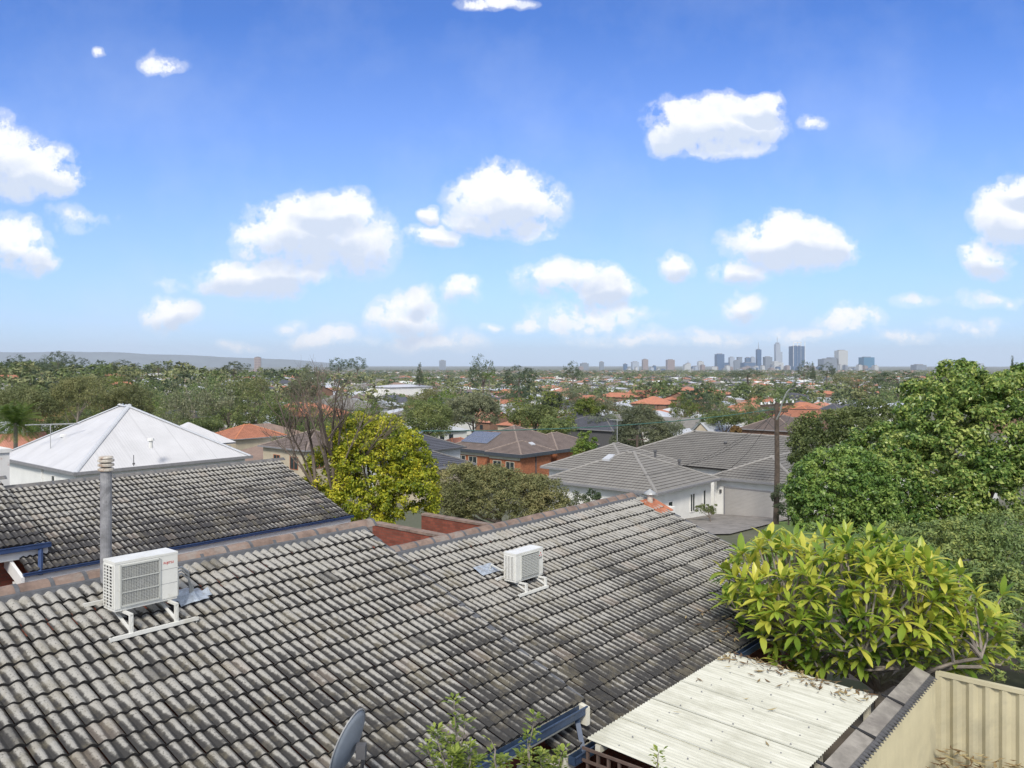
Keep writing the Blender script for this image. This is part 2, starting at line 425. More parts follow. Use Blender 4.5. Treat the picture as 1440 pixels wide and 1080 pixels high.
def trunk_limbs(mb, base, top, r, blobs, rng, mi=0, nl=7):
    base = Vector(base); top = Vector(top)
    mid = base.lerp(top, 0.5) + Vector((rng.uniform(-.1,.1), rng.uniform(-.1,.1), 0))*(top-base).length*0.5
    mb.tube([base, mid, top], [r*1.25, r*0.9, r*0.6], 8, mi)
    for i in range(nl):
        b = rng.choice(blobs)
        d = Vector((rng.gauss(0,1), rng.gauss(0,1), abs(rng.gauss(0,1))*0.8)).normalized()
        tip = Vector((b[0]+d.x*b[3]*0.8, b[1]+d.y*b[4]*0.8, b[2]+d.z*b[5]*0.8))
        st = mid.lerp(top, rng.uniform(0, 1))
        m2 = st.lerp(tip, 0.5) + Vector((0,0,-0.08*(tip-st).length))
        mb.tube([st, m2, tip], [r*0.5, r*0.3, r*0.1], 6, mi)
# ---------------------------------------------------------------- roofs
G_T = 0.335
def tile_plane(mb, u0, u1, ve, vr, zfun, seed, gauge=G_T, tw=0.30, amp=0.034, th=0.042, verge_right=False):
    """courses of two-roll tiles from the eave line ve up to vr; zfun(v) is the deck height. faces 0 = tile, 1 = edge"""
    rng = random.Random(seed)
    sl = (zfun(vr)-zfun(ve))/(vr-ve); cs = 1/math.sqrt(1+sl*sl); sn = sl*cs
    Ls = abs(vr-ve)/cs; nc = int(round(Ls/gauge)); g = Ls/nc
    nt_ = int(math.ceil((u1-u0)/tw)); tw = (u1-u0)/nt_
    sg = 1 if vr > ve else -1
    def pt(u, s, h): return (u, ve + sg*(s*cs - h*sn*1.0) if sg > 0 else ve - (s*cs - h*sn), zfun(ve)+s*abs(sn) + h*cs)
    nx = 14
    prof = []
    for k in range(nx+1):
        x = k/nx
        ph = (x*2) % 1.0
        c = 0.5-0.5*math.cos(2*math.pi*ph)
        c = c**0.8
        prof.append((x, c))
    for i in range(nc):
        for j in range(nt_):
            r = rng.random(); dz = rng.uniform(-.003, .004); ds = rng.uniform(-.009, .009) + (rng.uniform(-.03, .02) if rng.random() < .03 else 0); tl = rng.uniform(-.007, .007)
            r2 = min(1, max(0, r))
            b0 = i*g - 0.012 + ds
            xs = u0 + j*tw
            rows = []
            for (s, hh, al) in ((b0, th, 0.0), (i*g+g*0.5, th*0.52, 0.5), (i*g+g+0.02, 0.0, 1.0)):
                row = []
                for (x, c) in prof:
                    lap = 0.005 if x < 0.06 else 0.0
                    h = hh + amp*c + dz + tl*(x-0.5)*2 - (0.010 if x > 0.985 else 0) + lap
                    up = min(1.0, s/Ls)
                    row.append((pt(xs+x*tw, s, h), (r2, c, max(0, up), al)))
                rows.append(row)
            for a, b in ((0,1),(1,2)):
                for k in range(nx):
                    q = [rows[a][k], rows[a][k+1], rows[b][k+1], rows[b][k]]
                    mb.face([z[0] for z in q], 0, [(0,0)]*4, [z[1] for z in q])
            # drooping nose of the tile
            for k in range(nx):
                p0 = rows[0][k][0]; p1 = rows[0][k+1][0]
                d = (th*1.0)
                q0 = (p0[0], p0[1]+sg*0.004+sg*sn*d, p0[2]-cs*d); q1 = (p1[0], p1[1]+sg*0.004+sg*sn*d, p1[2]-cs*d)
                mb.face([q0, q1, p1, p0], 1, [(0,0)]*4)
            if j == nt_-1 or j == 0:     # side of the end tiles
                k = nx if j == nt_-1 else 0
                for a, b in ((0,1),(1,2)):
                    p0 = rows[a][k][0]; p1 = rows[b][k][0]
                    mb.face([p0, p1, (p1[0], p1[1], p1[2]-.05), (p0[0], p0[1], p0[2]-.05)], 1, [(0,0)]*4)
    return mb

def ridge_caps(mb, pts, w=0.135, h=0.075, seg=0.40, mi=0, mm=1, seed=1, lift=0.06):
    """angled ridge tiles with mortar joints along a polyline"""
    rng = random.Random(seed)
    for a, b in zip(pts, pts[1:]):
        a = Vector(a); b = Vector(b); d = (b-a); n = max(1, int(d.length/seg)); d.normalize()
        r = d.cross(Vector((0,0,1))).normalized(); t = r.cross(d)
        for i in range(n):
            p0 = a.lerp(b, i/n) + t*(lift+rng.uniform(-.006,.006)); p1 = a.lerp(b, (i+1)/n+0.02) + t*(lift+rng.uniform(-.006,.01))
            def ring(p, k):
                return [p - r*w*k - t*h*0.9, p - r*w*0.55*k + t*h*0.1*k, p - r*w*0.18*k + t*h*0.45*k, p + r*w*0.18*k + t*h*0.45*k, p + r*w*0.55*k + t*h*0.1*k, p + r*w*k - t*h*0.9]
            A = ring(p0, 1.0); B = ring(p1, 1.07)
            for k in range(5): mb.face([A[k], A[k+1], B[k+1], B[k]], mi)
            mb.face(list(reversed(A)), mi); mb.face(B, mm)
            # mortar joint
            q0 = p1 - d*0.03; q1 = p1 + d*0.025
            A = ring(q0, 1.10); B = ring(q1, 1.10)
            for k in range(5): mb.face([A[k], A[k+1], B[k+1], B[k]], mm)
            mb.face(list(reversed(A)), mm); mb.face(B, mm)

def roof_face(mb, a, b, c, d, g=0.335, step=0.035, mi=0):
    a, b, c, d = map(Vector, (a, b, c, d))
    n = (b-a).cross(d-a)
    if n.length < 1e-9: n = (b-a).cross(c-a)
    n.normalize()
    if n.z < 0: n = -n
    e = (b-a).normalized(); up = n.cross(e)
    if up.z < 0: up = -up
    H = (d-a).dot(up)
    def uv(p): return ((p-a).dot(e), (p-a).dot(up))
    if not g:
        pts = [a, b, c, d] if (c-d).length > 1e-4 else [a, b, c]
        if ((pts[1]-pts[0]).cross(pts[2]-pts[0])).z < 0: pts = pts[::-1]
        mb.face(pts, mi, [uv(p) for p in pts]); return
    nc = max(1, int(round(H/g)))
    for i in range(nc):
        t0 = i/nc; t1 = (i+1)/nc
        l0 = a.lerp(d, t0); r0 = b.lerp(c, t0); l1 = a.lerp(d, t1); r1 = b.lerp(c, t1)
        q = [l0+n*step, r0+n*step, r1, l1]
        flip = ((q[1]-q[0]).cross(q[2]-q[0])).z < 0 if (q[1]-q[0]).length > 1e-4 else False
        us = [uv(p) for p in q]
        if (r1-l1).length < 1e-4: q = q[:3]; us = us[:3]
        if flip: q = q[::-1]; us = us[::-1]
        mb.face(q, mi, us)
        mb.face([l0-n*0.01, r0-n*0.01, r0+n*step, l0+n*step], 1, [(0,0)]*4)

def hip_roof(mb, x0, x1, y0, y1, ze, tan, g=0.335, rb=None, lift=0.05, gable=None, seg=0.4, rw=0.12):
    """hip roof over a rectangle; rb receives the ridge capping; returns ridge ends"""
    w, d = x1-x0, y1-y0
    if gable is None:
        h = min(w, d)/2; zt = ze+h*tan
        if w >= d: r0 = (x0+h, (y0+y1)/2, zt); r1 = (x1-h, (y0+y1)/2, zt)
        else: r0 = ((x0+x1)/2, y0+h, zt); r1 = ((x0+x1)/2, y1-h, zt)
        A, B, C, D = (x0,y0,ze), (x1,y0,ze), (x1,y1,ze), (x0,y1,ze)
        if w >= d:
            roof_face(mb, A, B, r1, r0, g); roof_face(mb, C, D, r0, r1, g)
            roof_face(mb, B, C, r1, r1, g); roof_face(mb, D, A, r0, r0, g)
            hips = [(A, r0), (D, r0), (B, r1), (C, r1)]
        else:
            roof_face(mb, D, A, r0, r1, g); roof_face(mb, B, C, r1, r0, g)
            roof_face(mb, A, B, r0, r0, g); roof_face(mb, C, D, r1, r1, g)
            hips = [(A, r0), (B, r0), (C, r1), (D, r1)]
        if rb is not None:
            for a, b in hips: ridge_caps(rb, [a, b], rw, 0.06, seg, 0, 1, 3, lift)
            if (Vector(r0)-Vector(r1)).length > 0.3: ridge_caps(rb, [r0, r1], rw, 0.06, seg, 0, 1, 4, lift)
        mb.box(x0+.05, x1-.05, y0+.05, y1-.05, ze-.12, ze-.02, 1)
        return r0, r1
    if gable == 'x':      # ridge along x
        h = d/2; zt = ze+h*tan; ym = (y0+y1)/2
        roof_face(mb, (x0,y0,ze), (x1,y0,ze), (x1,ym,zt), (x0,ym,zt), g); roof_face(mb, (x1,y1,ze), (x0,y1,ze), (x0,ym,zt), (x1,ym,zt), g)
        if rb is not None: ridge_caps(rb, [(x0,ym,zt), (x1,ym,zt)], rw, 0.06, seg, 0, 1, 3, lift)
    else:
        h = w/2; zt = ze+h*tan; xm = (x0+x1)/2
        roof_face(mb, (x0,y1,ze), (x0,y0,ze), (xm,y0,zt), (xm,y1,zt), g); roof_face(mb, (x1,y0,ze), (x1,y1,ze), (xm,y1,zt), (xm,y0,zt), g)
        if rb is not None: ridge_caps(rb, [(xm,y0,zt), (xm,y1,zt)], rw, 0.06, seg, 0, 1, 3, lift)
    return None

def window(root, O, face, a, z, w, h, at, frame='white', bars=1, label=None):
    """face 'u': wall plane u=at facing -u, a runs along v; face 'v': plane v=at facing -v, a runs along u"""
    m = MB(); t = 0.06; f = 0.05
    def bx(mb, a0, a1, z0, z1, d0, d1):
        if face == 'u': mb.box(at-d1, at-d0, a0, a1, z0, z1)
        else: mb.box(a0, a1, at-d1, at-d0, z0, z1)
    bx(m, a, a+w, z, z+t, -0.02, f); bx(m, a, a+w, z+h-t, z+h, -0.02, f)
    bx(m, a, a+t, z+t, z+h-t, -0.02, f); bx(m, a+w-t, a+w, z+t, z+h-t, -0.02, f)
    for k in range(bars):
        c = a + w*(k+1)/(bars+1); bx(m, c-.025, c+.025, z+t, z+h-t, -0.02, f*0.8)
    fr = m.build('window', M[frame], root, O)
    p = MB(); bx(p, a+t, a+w-t, z+t, z+h-t, -0.01, 0.012); p.build('pane', M['glass'], fr)
    # children use the parent's frame: pane was built in absolute coordinates
    fr.children[0].data.transform(Matrix.Translation(-Vector(O)))
    return fr

def sub(mb, name, mat, parent, O):
    return mb.build(name, mat, parent, O)

# ================================================================ main house (foreground)
HSE, HO = gthing('brick_house', 'near house with weathered concrete tile roof filling the foreground, blue gutters and clay ridge caps', 'house', 5.0, 11.9, -7.6)
zA = lambda v: -7.46 + 0.375*v
zB = lambda v: -7.86 + 0.375*v
VA0, VAR, VB0, VBR = 6.85, 11.95, 6.66, 11.63
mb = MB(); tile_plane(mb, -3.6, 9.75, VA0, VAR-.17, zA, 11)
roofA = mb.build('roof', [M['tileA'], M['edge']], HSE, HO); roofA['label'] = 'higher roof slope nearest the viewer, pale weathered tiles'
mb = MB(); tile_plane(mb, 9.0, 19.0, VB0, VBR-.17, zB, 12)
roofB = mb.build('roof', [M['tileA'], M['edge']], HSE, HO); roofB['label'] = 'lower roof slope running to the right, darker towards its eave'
zAb = lambda v: zA(VAR) - 0.375*(v-VAR); zBb = lambda v: zB(VBR) - 0.375*(v-VBR)
mb = MB()
roof_face(mb, (9.75,17.05,zAb(17.05)), (-3.6,17.05,zAb(17.05)), (-3.6,VAR,zA(VAR)), (9.75,VAR,zA(VAR)))
roof_face(mb, (19.0,16.6,zBb(16.6)), (9.75,16.6,zBb(16.6)), (9.75,VBR,zB(VBR)), (19.0,VBR,zB(VBR)))
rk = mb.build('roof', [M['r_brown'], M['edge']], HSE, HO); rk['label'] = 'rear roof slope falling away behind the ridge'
mb = MB(); ridge_caps(mb, [(-3.6,VAR,zA(VAR)), (9.78,VAR,zA(VAR))], 0.15, 0.08, 0.42, 0, 1, 5, 0.03)
for a, b, z in ((-3.6, 9.78, zA(VAR)),):
    mb.prism([(a,VAR-.27,z-.16),(b,VAR-.27,z-.16),(b,VAR+.2,z-.12),(a,VAR+.2,z-.12)], [(a,VAR-.21,z-.012),(b,VAR-.21,z-.012),(b,VAR+.12,z-.0),(a,VAR+.12,z-.0)], 1)
o_ = mb.build('ridge_capping', [M['ridge'], M['mortar']], roofA)
o_.data.transform(Matrix.Translation(-Vector(HO)))
mb = MB(); ridge_caps(mb, [(9.8,VBR,zB(VBR)), (18.6,VBR,zB(VBR))], 0.15, 0.08, 0.42, 0, 1, 6, 0.03)
a, b, z = 9.8, 18.6, zB(VBR)
mb.prism([(a,VBR-.27,z-.16),(b,VBR-.27,z-.16),(b,VBR+.2,z-.12),(a,VBR+.2,z-.12)], [(a,VBR-.21,z-.012),(b,VBR-.21,z-.012),(b,VBR+.12,z-.0),(a,VBR+.12,z-.0)], 1)
o_ = mb.build('ridge_capping', [M['ridge'], M['mortar']], roofB)
o_.data.transform(Matrix.Translation(-Vector(HO)))
# verges (mortared ends)
for (u, zf, v0, v1) in ((9.70, zA, VA0, VAR), (18.95, zB, VB0, VBR)):
    mb = MB()
    n = int((v1-v0)/.33); rg_ = random.Random(4)
    for i in range(n):
        a = v0+(v1-v0)*i/n; b = v0+(v1-v0)*(i+1)/n
        mb.prism([(u-.05,a,zf(a)-.06),(u+.07,a,zf(a)-.06),(u+.07,b,zf(b)-.08),(u-.05,b,zf(b)-.08)],
                 [(u-.05,a,zf(a)+.055),(u+.05+rg_.uniform(-.01,.01),a,zf(a)+.06),(u+.05,b,zf(b)+.035),(u-.05,b,zf(b)+.03)], 0)
    mb.build('verge', M['mortar'], HSE, HO)
# walls and gable ends
mb = MB()
mb.box(-3.1, 9.5, 7.35, 16.5, -8.4, -5.0); mb.box(9.5, 18.6, 7.2, 16.1, -8.4, -5.36)
mb.prism([(9.2,7.35,-5.0),(9.5,7.35,-5.0),(9.5,16.5,-5.0),(9.2,16.5,-5.0)], [(9.2,VAR-.1,zA(VAR)-.2),(9.5,VAR-.1,zA(VAR)-.2),(9.5,VAR+.1,zA(VAR)-.2),(9.2,VAR+.1,zA(VAR)-.2)])
mb.prism([(18.3,7.2,-5.36),(18.6,7.2,-5.36),(18.6,16.1,-5.36),(18.3,16.1,-5.36)], [(18.3,VBR-.1,zB(VBR)-.2),(18.6,VBR-.1,zB(VBR)-.2),(18.6,VBR+.1,zB(VBR)-.2),(18.3,VBR+.1,zB(VBR)-.2)])
mb.build('wall', M['brickr'], HSE, HO)
def gutter(root, O, p0, p1, out, mat='blue', w=0.12, h=0.11, name='gutter'):
    """open gutter from p0 to p1 (grid coordinates), out = unit direction outwards"""
    m = MB(); p0 = Vector(p0); p1 = Vector(p1); o = Vector(out); Z = Vector((0,0,1)); t = 0.008
    prof = [(0,0,0,-h),(0,-h,w,-h),(w,-h,w,0)]
    d = (p1-p0).normalized()
    def slab(a, b):   # a,b in (out,z)
        a = Vector(a); b = Vector(b); q = (b-a).normalized(); nn = Vector((-q.y, q.x))*t
        c = [a, b, b+nn, a+nn]
        m.prism([p0 + o*k.x + Z*k.y for k in c], [p1 + o*k.x + Z*k.y for k in c])
    slab((0,0),(0,-h)); slab((0,-h),(w,-h)); slab((w,-h),(w,0)); 
    m.bar(p0+o*(w+.004)+Z*.004, p1+o*(w+.004)+Z*.004, .022, .018)
    for p in (p0, p1): m.prism([p+o*0-Z*h, p+o*w-Z*h, p+o*w-Z*h+d*.01, p-Z*h+d*.01], [p, p+o*w, p+o*w+d*.01, p+d*.01])
    return m.build(name, M[mat], root, O)
gutter(HSE, HO, (-3.6, VA0-.02, zA(VA0)+.0), (9.62, VA0-.02, zA(VA0)+.0), (0,-1,0))
gutter(HSE, HO, (9.05, VB0-.03, zB(VB0)+.0), (19.0, VB0-.03, zB(VB0)+.0), (0,-1,0))
mb = MB(); mb.box(-3.6, 9.66, VA0+.0, VA0+.05, zA(VA0)-.24, zA(VA0)-.012)
mb.prism([(9.58,VA0-.16,zA(VA0)-.26),(9.66,VA0-.16,zA(VA0)-.26),(9.66,VA0+.38,zA(VA0)-.22),(9.58,VA0+.38,zA(VA0)-.22)],
         [(9.58,VA0-.16,zA(VA0)-.01),(9.66,VA0-.16,zA(VA0)-.01),(9.66,VA0+.38,zA(VA0)+.10),(9.58,VA0+.38,zA(VA0)+.10)])
mb.box(9.05, 19.0, VB0+.0, VB0+.05, zB(VB0)-.24, zB(VB0)-.012)
mb.box(-3.1, 9.4, VA0+.05, 7.4, zA(VA0)-.24, zA(VA0)-.21); mb.box(9.1, 18.6, VB0+.05, 7.2, zB(VB0)-.24, zB(VB0)-.21)
mb.build('fascia', M['cream'], HSE, HO)
mb = MB(); mb.tube([(9.47,VA0-.08,zA(VA0)-.10),(9.47,VA0-.08,zA(VA0)-.2),(9.40,VB0-.02,zB(VB0)+.0),(9.40,VB0-.06,zB(VB0)-.07)], .048, 4)
mb.build('downpipe', M['blue'], HSE, HO)
# flue pipe
fl = MB(); vz = 11.74; zz = zA(vz)
up_ = toUV(P(149, 700, 11.45).x, 11.45)
fu, fv = up_
fl.tube([(fu,fv,zz-.1),(fu,fv,-1.50)], .075, 16)
fp = fl.build('flue', M['fluegrey'], HSE, HO, smooth=False)
c2 = MB()
for k in range(3):
    z0 = -1.50 + k*.062
    c2.tube([(fu,fv,z0),(fu,fv,z0+.012),(fu,fv,z0+.040),(fu,fv,z0+.05)], [.075,.107,.107,.08], 18)
c2.tube([(fu,fv,-1.315),(fu,fv,-1.29)], [.1,.085], 18)
cc = c2.build('cowl', M['rust'], fp); cc.data.transform(Matrix.Translation(-Vector(HO)))
# small vent with orange flashing near the far end of the ridge
Y_ = 21.55; q = P(914, 700, Y_); vu, vv = toUV(q.x, q.y); zz = zB(vv)
m = MB(); m.tube([(vu,vv,zz-.05),(vu,vv,zz+.27)], .075, 12); vt = m.build('roof_vent', M['rust'], HSE, HO)
m = MB(); m.tube([(vu,vv,zz+.27),(vu,vv,zz+.30),(vu,vv,zz+.40)], [.16,.15,.01], 14); k_ = m.build('cap', M['steel'], vt); k_.data.transform(Matrix.Translation(-Vector(HO)))
m = MB()
for i in range(5):
    a0 = vu-.30+i*.13
    m.prism([(a0,vv-.5,zB(vv-.5)+.03),(a0+.128,vv-.5,zB(vv-.5)+.03),(a0+.128,vv+.12,zB(vv+.12)+.03),(a0,vv+.12,zB(vv+.12)+.03)],
            [(a0,vv-.5+.02*i,zB(vv-.5)+.062+.01*(i%2)),(a0+.128,vv-.5,zB(vv-.5)+.055),(a0+.128,vv+.12,zB(vv+.12)+.075),(a0,vv+.12,zB(vv+.12)+.085)])
k_ = m.build('flashing', M['terra'], vt); k_.data.transform(Matrix.Translation(-Vector(HO)))

# ================================================================ air conditioners
def text_mesh(s, size, mat, name='lettering', squash=1.0):
    cu = bpy.data.curves.new(name, 'FONT'); cu.body = s; cu.size = size; cu.extrude = 0.0012; cu.align_x = 'CENTER'; cu.resolution_u = 2
    ob = bpy.data.objects.new(name, cu); col.objects.link(ob)
    dg = bpy.context.evaluated_depsgraph_get(); me = bpy.data.meshes.new_from_object(ob.evaluated_get(dg))
    bpy.data.objects.remove(ob); me.materials.clear(); me.materials.append(mat)
    o = bpy.data.objects.new(name, me); col.objects.link(o); o.scale = (squash, 1, 1)
    return o
def ac_unit(label, u0, u1, vf, vb, z0, z1, zf, rail_u, rail_vf, rail_vb, style):
    O = (u0, rail_vf, zf(rail_vf)); r = thing('air_conditioner', label, 'air conditioner', W(*O), GR, 'air conditioner units on the tile roof')
    h = z1-z0; w = u1-u0
    m = MB()
    m.box(u0, u1, vf+.012, vb, z0+.03, z1-.03)
    m.box(u0-.004, u1+.004, vf-.004, vb+.004, z1-.03, z1)            # lid
    m.box(u0+.002, u1-.002, vf+.01, vb-.01, z0, z0+.03)
    gu0, gu1 = (u0+.07, u0+w*.70) if style == 1 else (u0+.15, u0+w*.82)
    gz0, gz1 = z0+.06, z1-.06
    # front skin around the opening
    m.box(u0, gu0, vf, vf+.012, z0+.03, z1-.03); m.box(gu1, u1, vf, vf+.012, z0+.03, z1-.03)
    m.box(gu0, gu1, vf, vf+.012, z0+.03, gz0); m.box(gu0, gu1, vf, vf+.012, gz1, z1-.03)
    body = m.build('casing', M['acw'], r, O)
    bv = body.modifiers.new('bevel', 'BEVEL'); bv.width = 0.006; bv.segments = 2; bv.limit_method = 'ANGLE'
    m = MB(); m.box(gu0, gu1, vf+.004, vf+.0105, gz0, gz1); m.build('fan_opening', M['coilg'], r, O)
    m = MB(); cx = (gu0+gu1)/2; cz = (gz0+gz1)/2-.01; R = min(gu1-gu0, gz1-gz0)*.46
    m.tube([(cx+R*math.cos(a), vf+.003, cz+R*math.sin(a)) for a in [k*math.pi/16 for k in range(33)]], .007, 5, caps=False)
    for k in range(5):
        a = k*2*math.pi/5
        q = [(cx+R*.18*math.cos(a), vf+.0035, cz+R*.18*math.sin(a)), (cx+R*.9*math.cos(a-.25), vf+.0035, cz+R*.9*math.sin(a-.25)), (cx+R*.95*math.cos(a+.45), vf+.002, cz+R*.95*math.sin(a+.45)), (cx+R*.3*math.cos(a+.6), vf+.0035, cz+R*.3*math.sin(a+.6))]
        m.prism(q, [(x, y-.003, z) for x, y, z in q])
    m.tube([(cx,vf+.004,cz),(cx,vf-.004,cz)], R*.2, 14)
    m.build('fan', M['mgrey'], r, O)
    m = MB()
    if style == 1:
        n = 24
        for k in range(n+1):
            a = gu0 + (gu1-gu0)*k/n; m.box(a-.002, a+.002, vf-.010, vf-.006, gz0, gz1)
        for k in range(29):
            z = gz0 + (gz1-gz0)*k/28; m.box(gu0, gu1, vf-.006, vf-.002, z-.0022, z+.0022)
        for z in (gz0+(gz1-gz0)*.33, gz0+(gz1-gz0)*.66): m.box(gu0, gu1, vf-.016, vf-.008, z-.006, z+.006)
    else:
        for k in range(15):
            z = gz0 + (gz1-gz0)*k/14; m.box(gu0, gu1, vf-.016, vf-.002, z-.009, z+.009)
        for k in range(7):
            a = gu0 + (gu1-gu0)*k/6; m.box(a-.004, a+.004, vf-.010, vf-.002, gz0, gz1)
    for a in (gu0, gu1): m.box(a-.010, a+.010, vf-.016, vf, gz0-.010, gz1+.010)
    for z in (gz0, gz1): m.box(gu0, gu1, vf-.016, vf, z-.010, z+.010)
    m.build('grille', M['acg'], r, O)
    # side louvres: slats over a near-black sheet that paints in the slot shade
    m = MB(); m.box(u0-.0035, u0-.001, vf+.05, vb-.03, z0+.05, z1-.06); m.build('coil', M['dark'], r, O)
    m = MB(); nr = 13 if style == 1 else 22
    for k in range(nr+1):
        z = z0+.05+(z1-z0-.11)*k/nr; hh = .006 if style == 1 else .0055
        m.box(u0-.012, u0-.003, vf+.05, vb-.03, z-hh, z+hh)
    for a in (0, .38, .72, 1.0):
        v = vf+.05+(vb-vf-.08)*a; m.box(u0-.014, u0-.003, v-.010, v+.010, z0+.04, z1-.05)
    m.build('louvre', M['acw'], r, O)
    if style == 1:
        for z in (z0+h*.36, z0+h*.66):       # service cover seams
            m = MB(); m.box(gu1+.02, u1-.005, vf-.0015, vf+.001, z-.002, z+.002); m.build('seam', M['mgrey'], r, O)
        m = MB(); m.box(u1, u1+.055, vf+.07, vb-.06, z0+.02, z0+h*.5); m.build('valve_cover', M['acw'], r, O)
        t = text_mesh('FUJITSU', .042, M['red']); t.name = 'lettering'; t.parent = r
        t.rotation_euler = (math.pi/2, 0, 0); t.location = Vector(((gu1+u1)/2, vf-.002, z1-.145)) - Vector(O)
    else:
        m = MB(); cx = u1-.075; cz = z1-.13; s = .018
        for (dx, dz, an) in ((0, s*1.75, 90), (-s*1.5, -s*.85, 210), (s*1.5, -s*.85, 330)):
            a = rad(an); px, pz = math.cos(a), math.sin(a); qx, qz = -pz*.577, px*.577
            q = [(cx+dx+px*s, vf-.002, cz+dz+pz*s), (cx+dx+qx*s, vf-.002, cz+dz+qz*s), (cx+dx-px*s, vf-.002, cz+dz-pz*s), (cx+dx-qx*s, vf-.002, cz+dz-qz*s)]
            m.prism(q, [(x, y-.003, z) for x, y, z in q])
        m.build('emblem', M['red'], r, O)
        for i, tx in enumerate(('MITSUBISHI', 'ELECTRIC')):
            t = text_mesh(tx, .018, M['black']); t.name = 'lettering'; t.parent = r
            t.rotation_euler = (math.pi/2, 0, 0); t.location = Vector((cx, vf-.002, cz-.058-.02*i)) - Vector(O)
    # stand
    st = MB(); ru0, ru1 = rail_u
    for v in (rail_vf, rail_vb):
        z = zf(v)+.075; st.box(ru0, ru1, v-.022, v+.022, z, z+.025); st.box(ru0, ru1, v-.022, v-.018, z-.02, z)
    for u in (u0+w*.15, u1-w*.13):
        zf_ = zf(rail_vf)+.1; zt_ = z0-.006
        st.box(u-.022, u+.022, rail_vf-.004, rail_vf, zf_-.03, zt_-.02); st.box(u-.022, u-.018, rail_vf, rail_vf+.035, zf_-.03, zt_-.02); st.box(u+.018, u+.022, rail_vf, rail_vf+.035, zf_-.03, zt_-.02)
        st.box(u-.02, u+.02, rail_vf-.004, vb-.02, zt_-.03, zt_)
        st.bar((u, rail_vf, zf(rail_vf)+.115), (u, rail_vb, zf(rail_vb)+.115), .036, .02)
        if style == 1:
            st.box(u-.006, u+.006, rail_vf-.008, rail_vf-.0045, zf_+.04, zf_+.09); st.box(u-.006, u+.006, rail_vf-.008, rail_vf-.0045, zf_+.14, zf_+.19)
        for uu in (ru0+.02, ru1-.02): st.tube([(uu, rail_vf, zf(rail_vf)+.0), (uu, rail_vf, zf(rail_vf)+.11)], .012, 6)
    st.build('stand', M['acw'], r, O)
    # pipes and foil flashing
    pm = MB()
    if style == 1:
        e = (u1+.33, vf+.28)
        for k in range(3):
            z = z0+h*(.55-.07*k)
            pm.tube([(u1+.03, vf+.15, z), (u1+.14, vf+.16, z+.02), (u1+.26, vf+.20, z-.08), (e[0]-.01+.02*k, e[1]-.02, zf(e[1])+.2), (e[0]+.02*k, e[1], zf(e[1])+.02)], .014, 7)
        pm.build('pipes', M['steel'], r, O)
        pf = MB(); rg = random.Random(3)
        g = [[(e[0]-.30+i*.085, e[1]-.16+j*.08, 0) for i in range(8)] for j in range(5)]
        g = [[(x+rg.uniform(-.02,.02), y+rg.uniform(-.02,.02), zf(y)+.065+rg.uniform(0,.045)+.07*math.exp(-((x-e[0])**2+(y-e[1])**2)/.008)) for x, y, _ in row] for row in g]
        for j in range(4):
            for i in range(7):
                if (i in (0,6) and j in (0,3)): continue
                pf.face([g[j][i], g[j][i+1], g[j+1][i+1], g[j+1][i]])
        pf.build('foil_flashing', M['foil'], r, O)
    else:
        e = (u0+.02, vf+.72)
        pm.tube([(u0+.1, vb, z0+.15), (u0+.06, vb+.12, z0+.16), (e[0]+.05, e[1]-.05, zf(e[1])+.15), (e[0]+.05, e[1], zf(e[1])+.02)], .02, 7)
        pm.build('pipes', M['acg'], r, O)
        pf = MB()
        rg = random.Random(3)
        g = [[(e[0]-.28+i*.1, e[1]-.14+j*.09, 0) for i in range(6)] for j in range(4)]
        g = [[(x, y, zf(y)+.07+rg.uniform(0,.02)) for x, y, _ in row] for row in g]
        for j in range(3):
            for i in range(5): pf.face([g[j][i], g[j][i+1], g[j+1][i+1], g[j+1][i]])
        pf.build('foil_flashing', M['foil'], r, O)
    return r
ac_unit('large white air conditioner with wide wire fan grille, beside the tall grey flue pipe', 4.73, 5.57, 10.65, 10.98, -3.185, -2.545, zA, (4.58, 5.76), 10.46, 11.23, 1)
ac_unit('smaller white air conditioner with slatted front, alone midway along the lower roof', 11.57, 12.37, 9.66, 9.96, -4.035, -3.505, zB, (11.45, 12.32), 9.50, 10.05, 2)

# ================================================================ satellite dish
q = P(505, 1108, 8.75); du, dv = toUV(q.x, q.y)
SD = thing('satellite_dish', 'grey satellite dish seen edge on, standing at the lower eave of the near roof', 'satellite dish', P(508, 1118, 8.9), 0)
Oz = Vector(SD.location)
m = MB(); ax = Vector((-0.93, 0.30, 0.32)).normalized(); e1 = ax.cross(Vector((0,0,1))).normalized(); e2 = e1.cross(ax)
c0 = P(499, 1050, 8.72) - Oz
rings = []
for i, r in enumerate((0, .09, .18, .27, .345)):
    dep = 0.09*(r/.345)**2
    rings.append([c0 + ax*dep + (e1*math.cos(t)*0.92 + e2*math.sin(t)*1.08)*r for t in [k*2*math.pi/32 for k in range(32)]])
for i in range(4):
    for k in range(32):
        k2 = (k+1) % 32
        if i == 0: m.face([rings[0][0], rings[1][k], rings[1][k2]])
        else: m.face([rings[i][k], rings[i+1][k], rings[i+1][k2], rings[i][k2]])
ob = m.build('reflector', M['dish'], SD, smooth=True)
import bmesh
bm_ = bmesh.new(); bm_.from_mesh(ob.data); bmesh.ops.remove_doubles(bm_, verts=bm_.verts, dist=.001); bm_.to_mesh(ob.data); bm_.free()
sf = ob.modifiers.new('solid', 'SOLIDIFY'); sf.thickness = .006
m = MB(); m.tube([p for p in rings[4]]+[rings[4][0]], .008, 6, caps=False); m.build('rim', M['steel'], SD)
bk = c0 - ax*.08
m = MB(); m.tube([Vector((0,0,-.25)), Vector((0,0,.25)), bk+Vector((.02,0,-.1)), bk], .022, 8)
m.box(bk.x-.05, bk.x+.05, bk.y-.05, bk.y+.05, bk.z-.08, bk.z+.06)
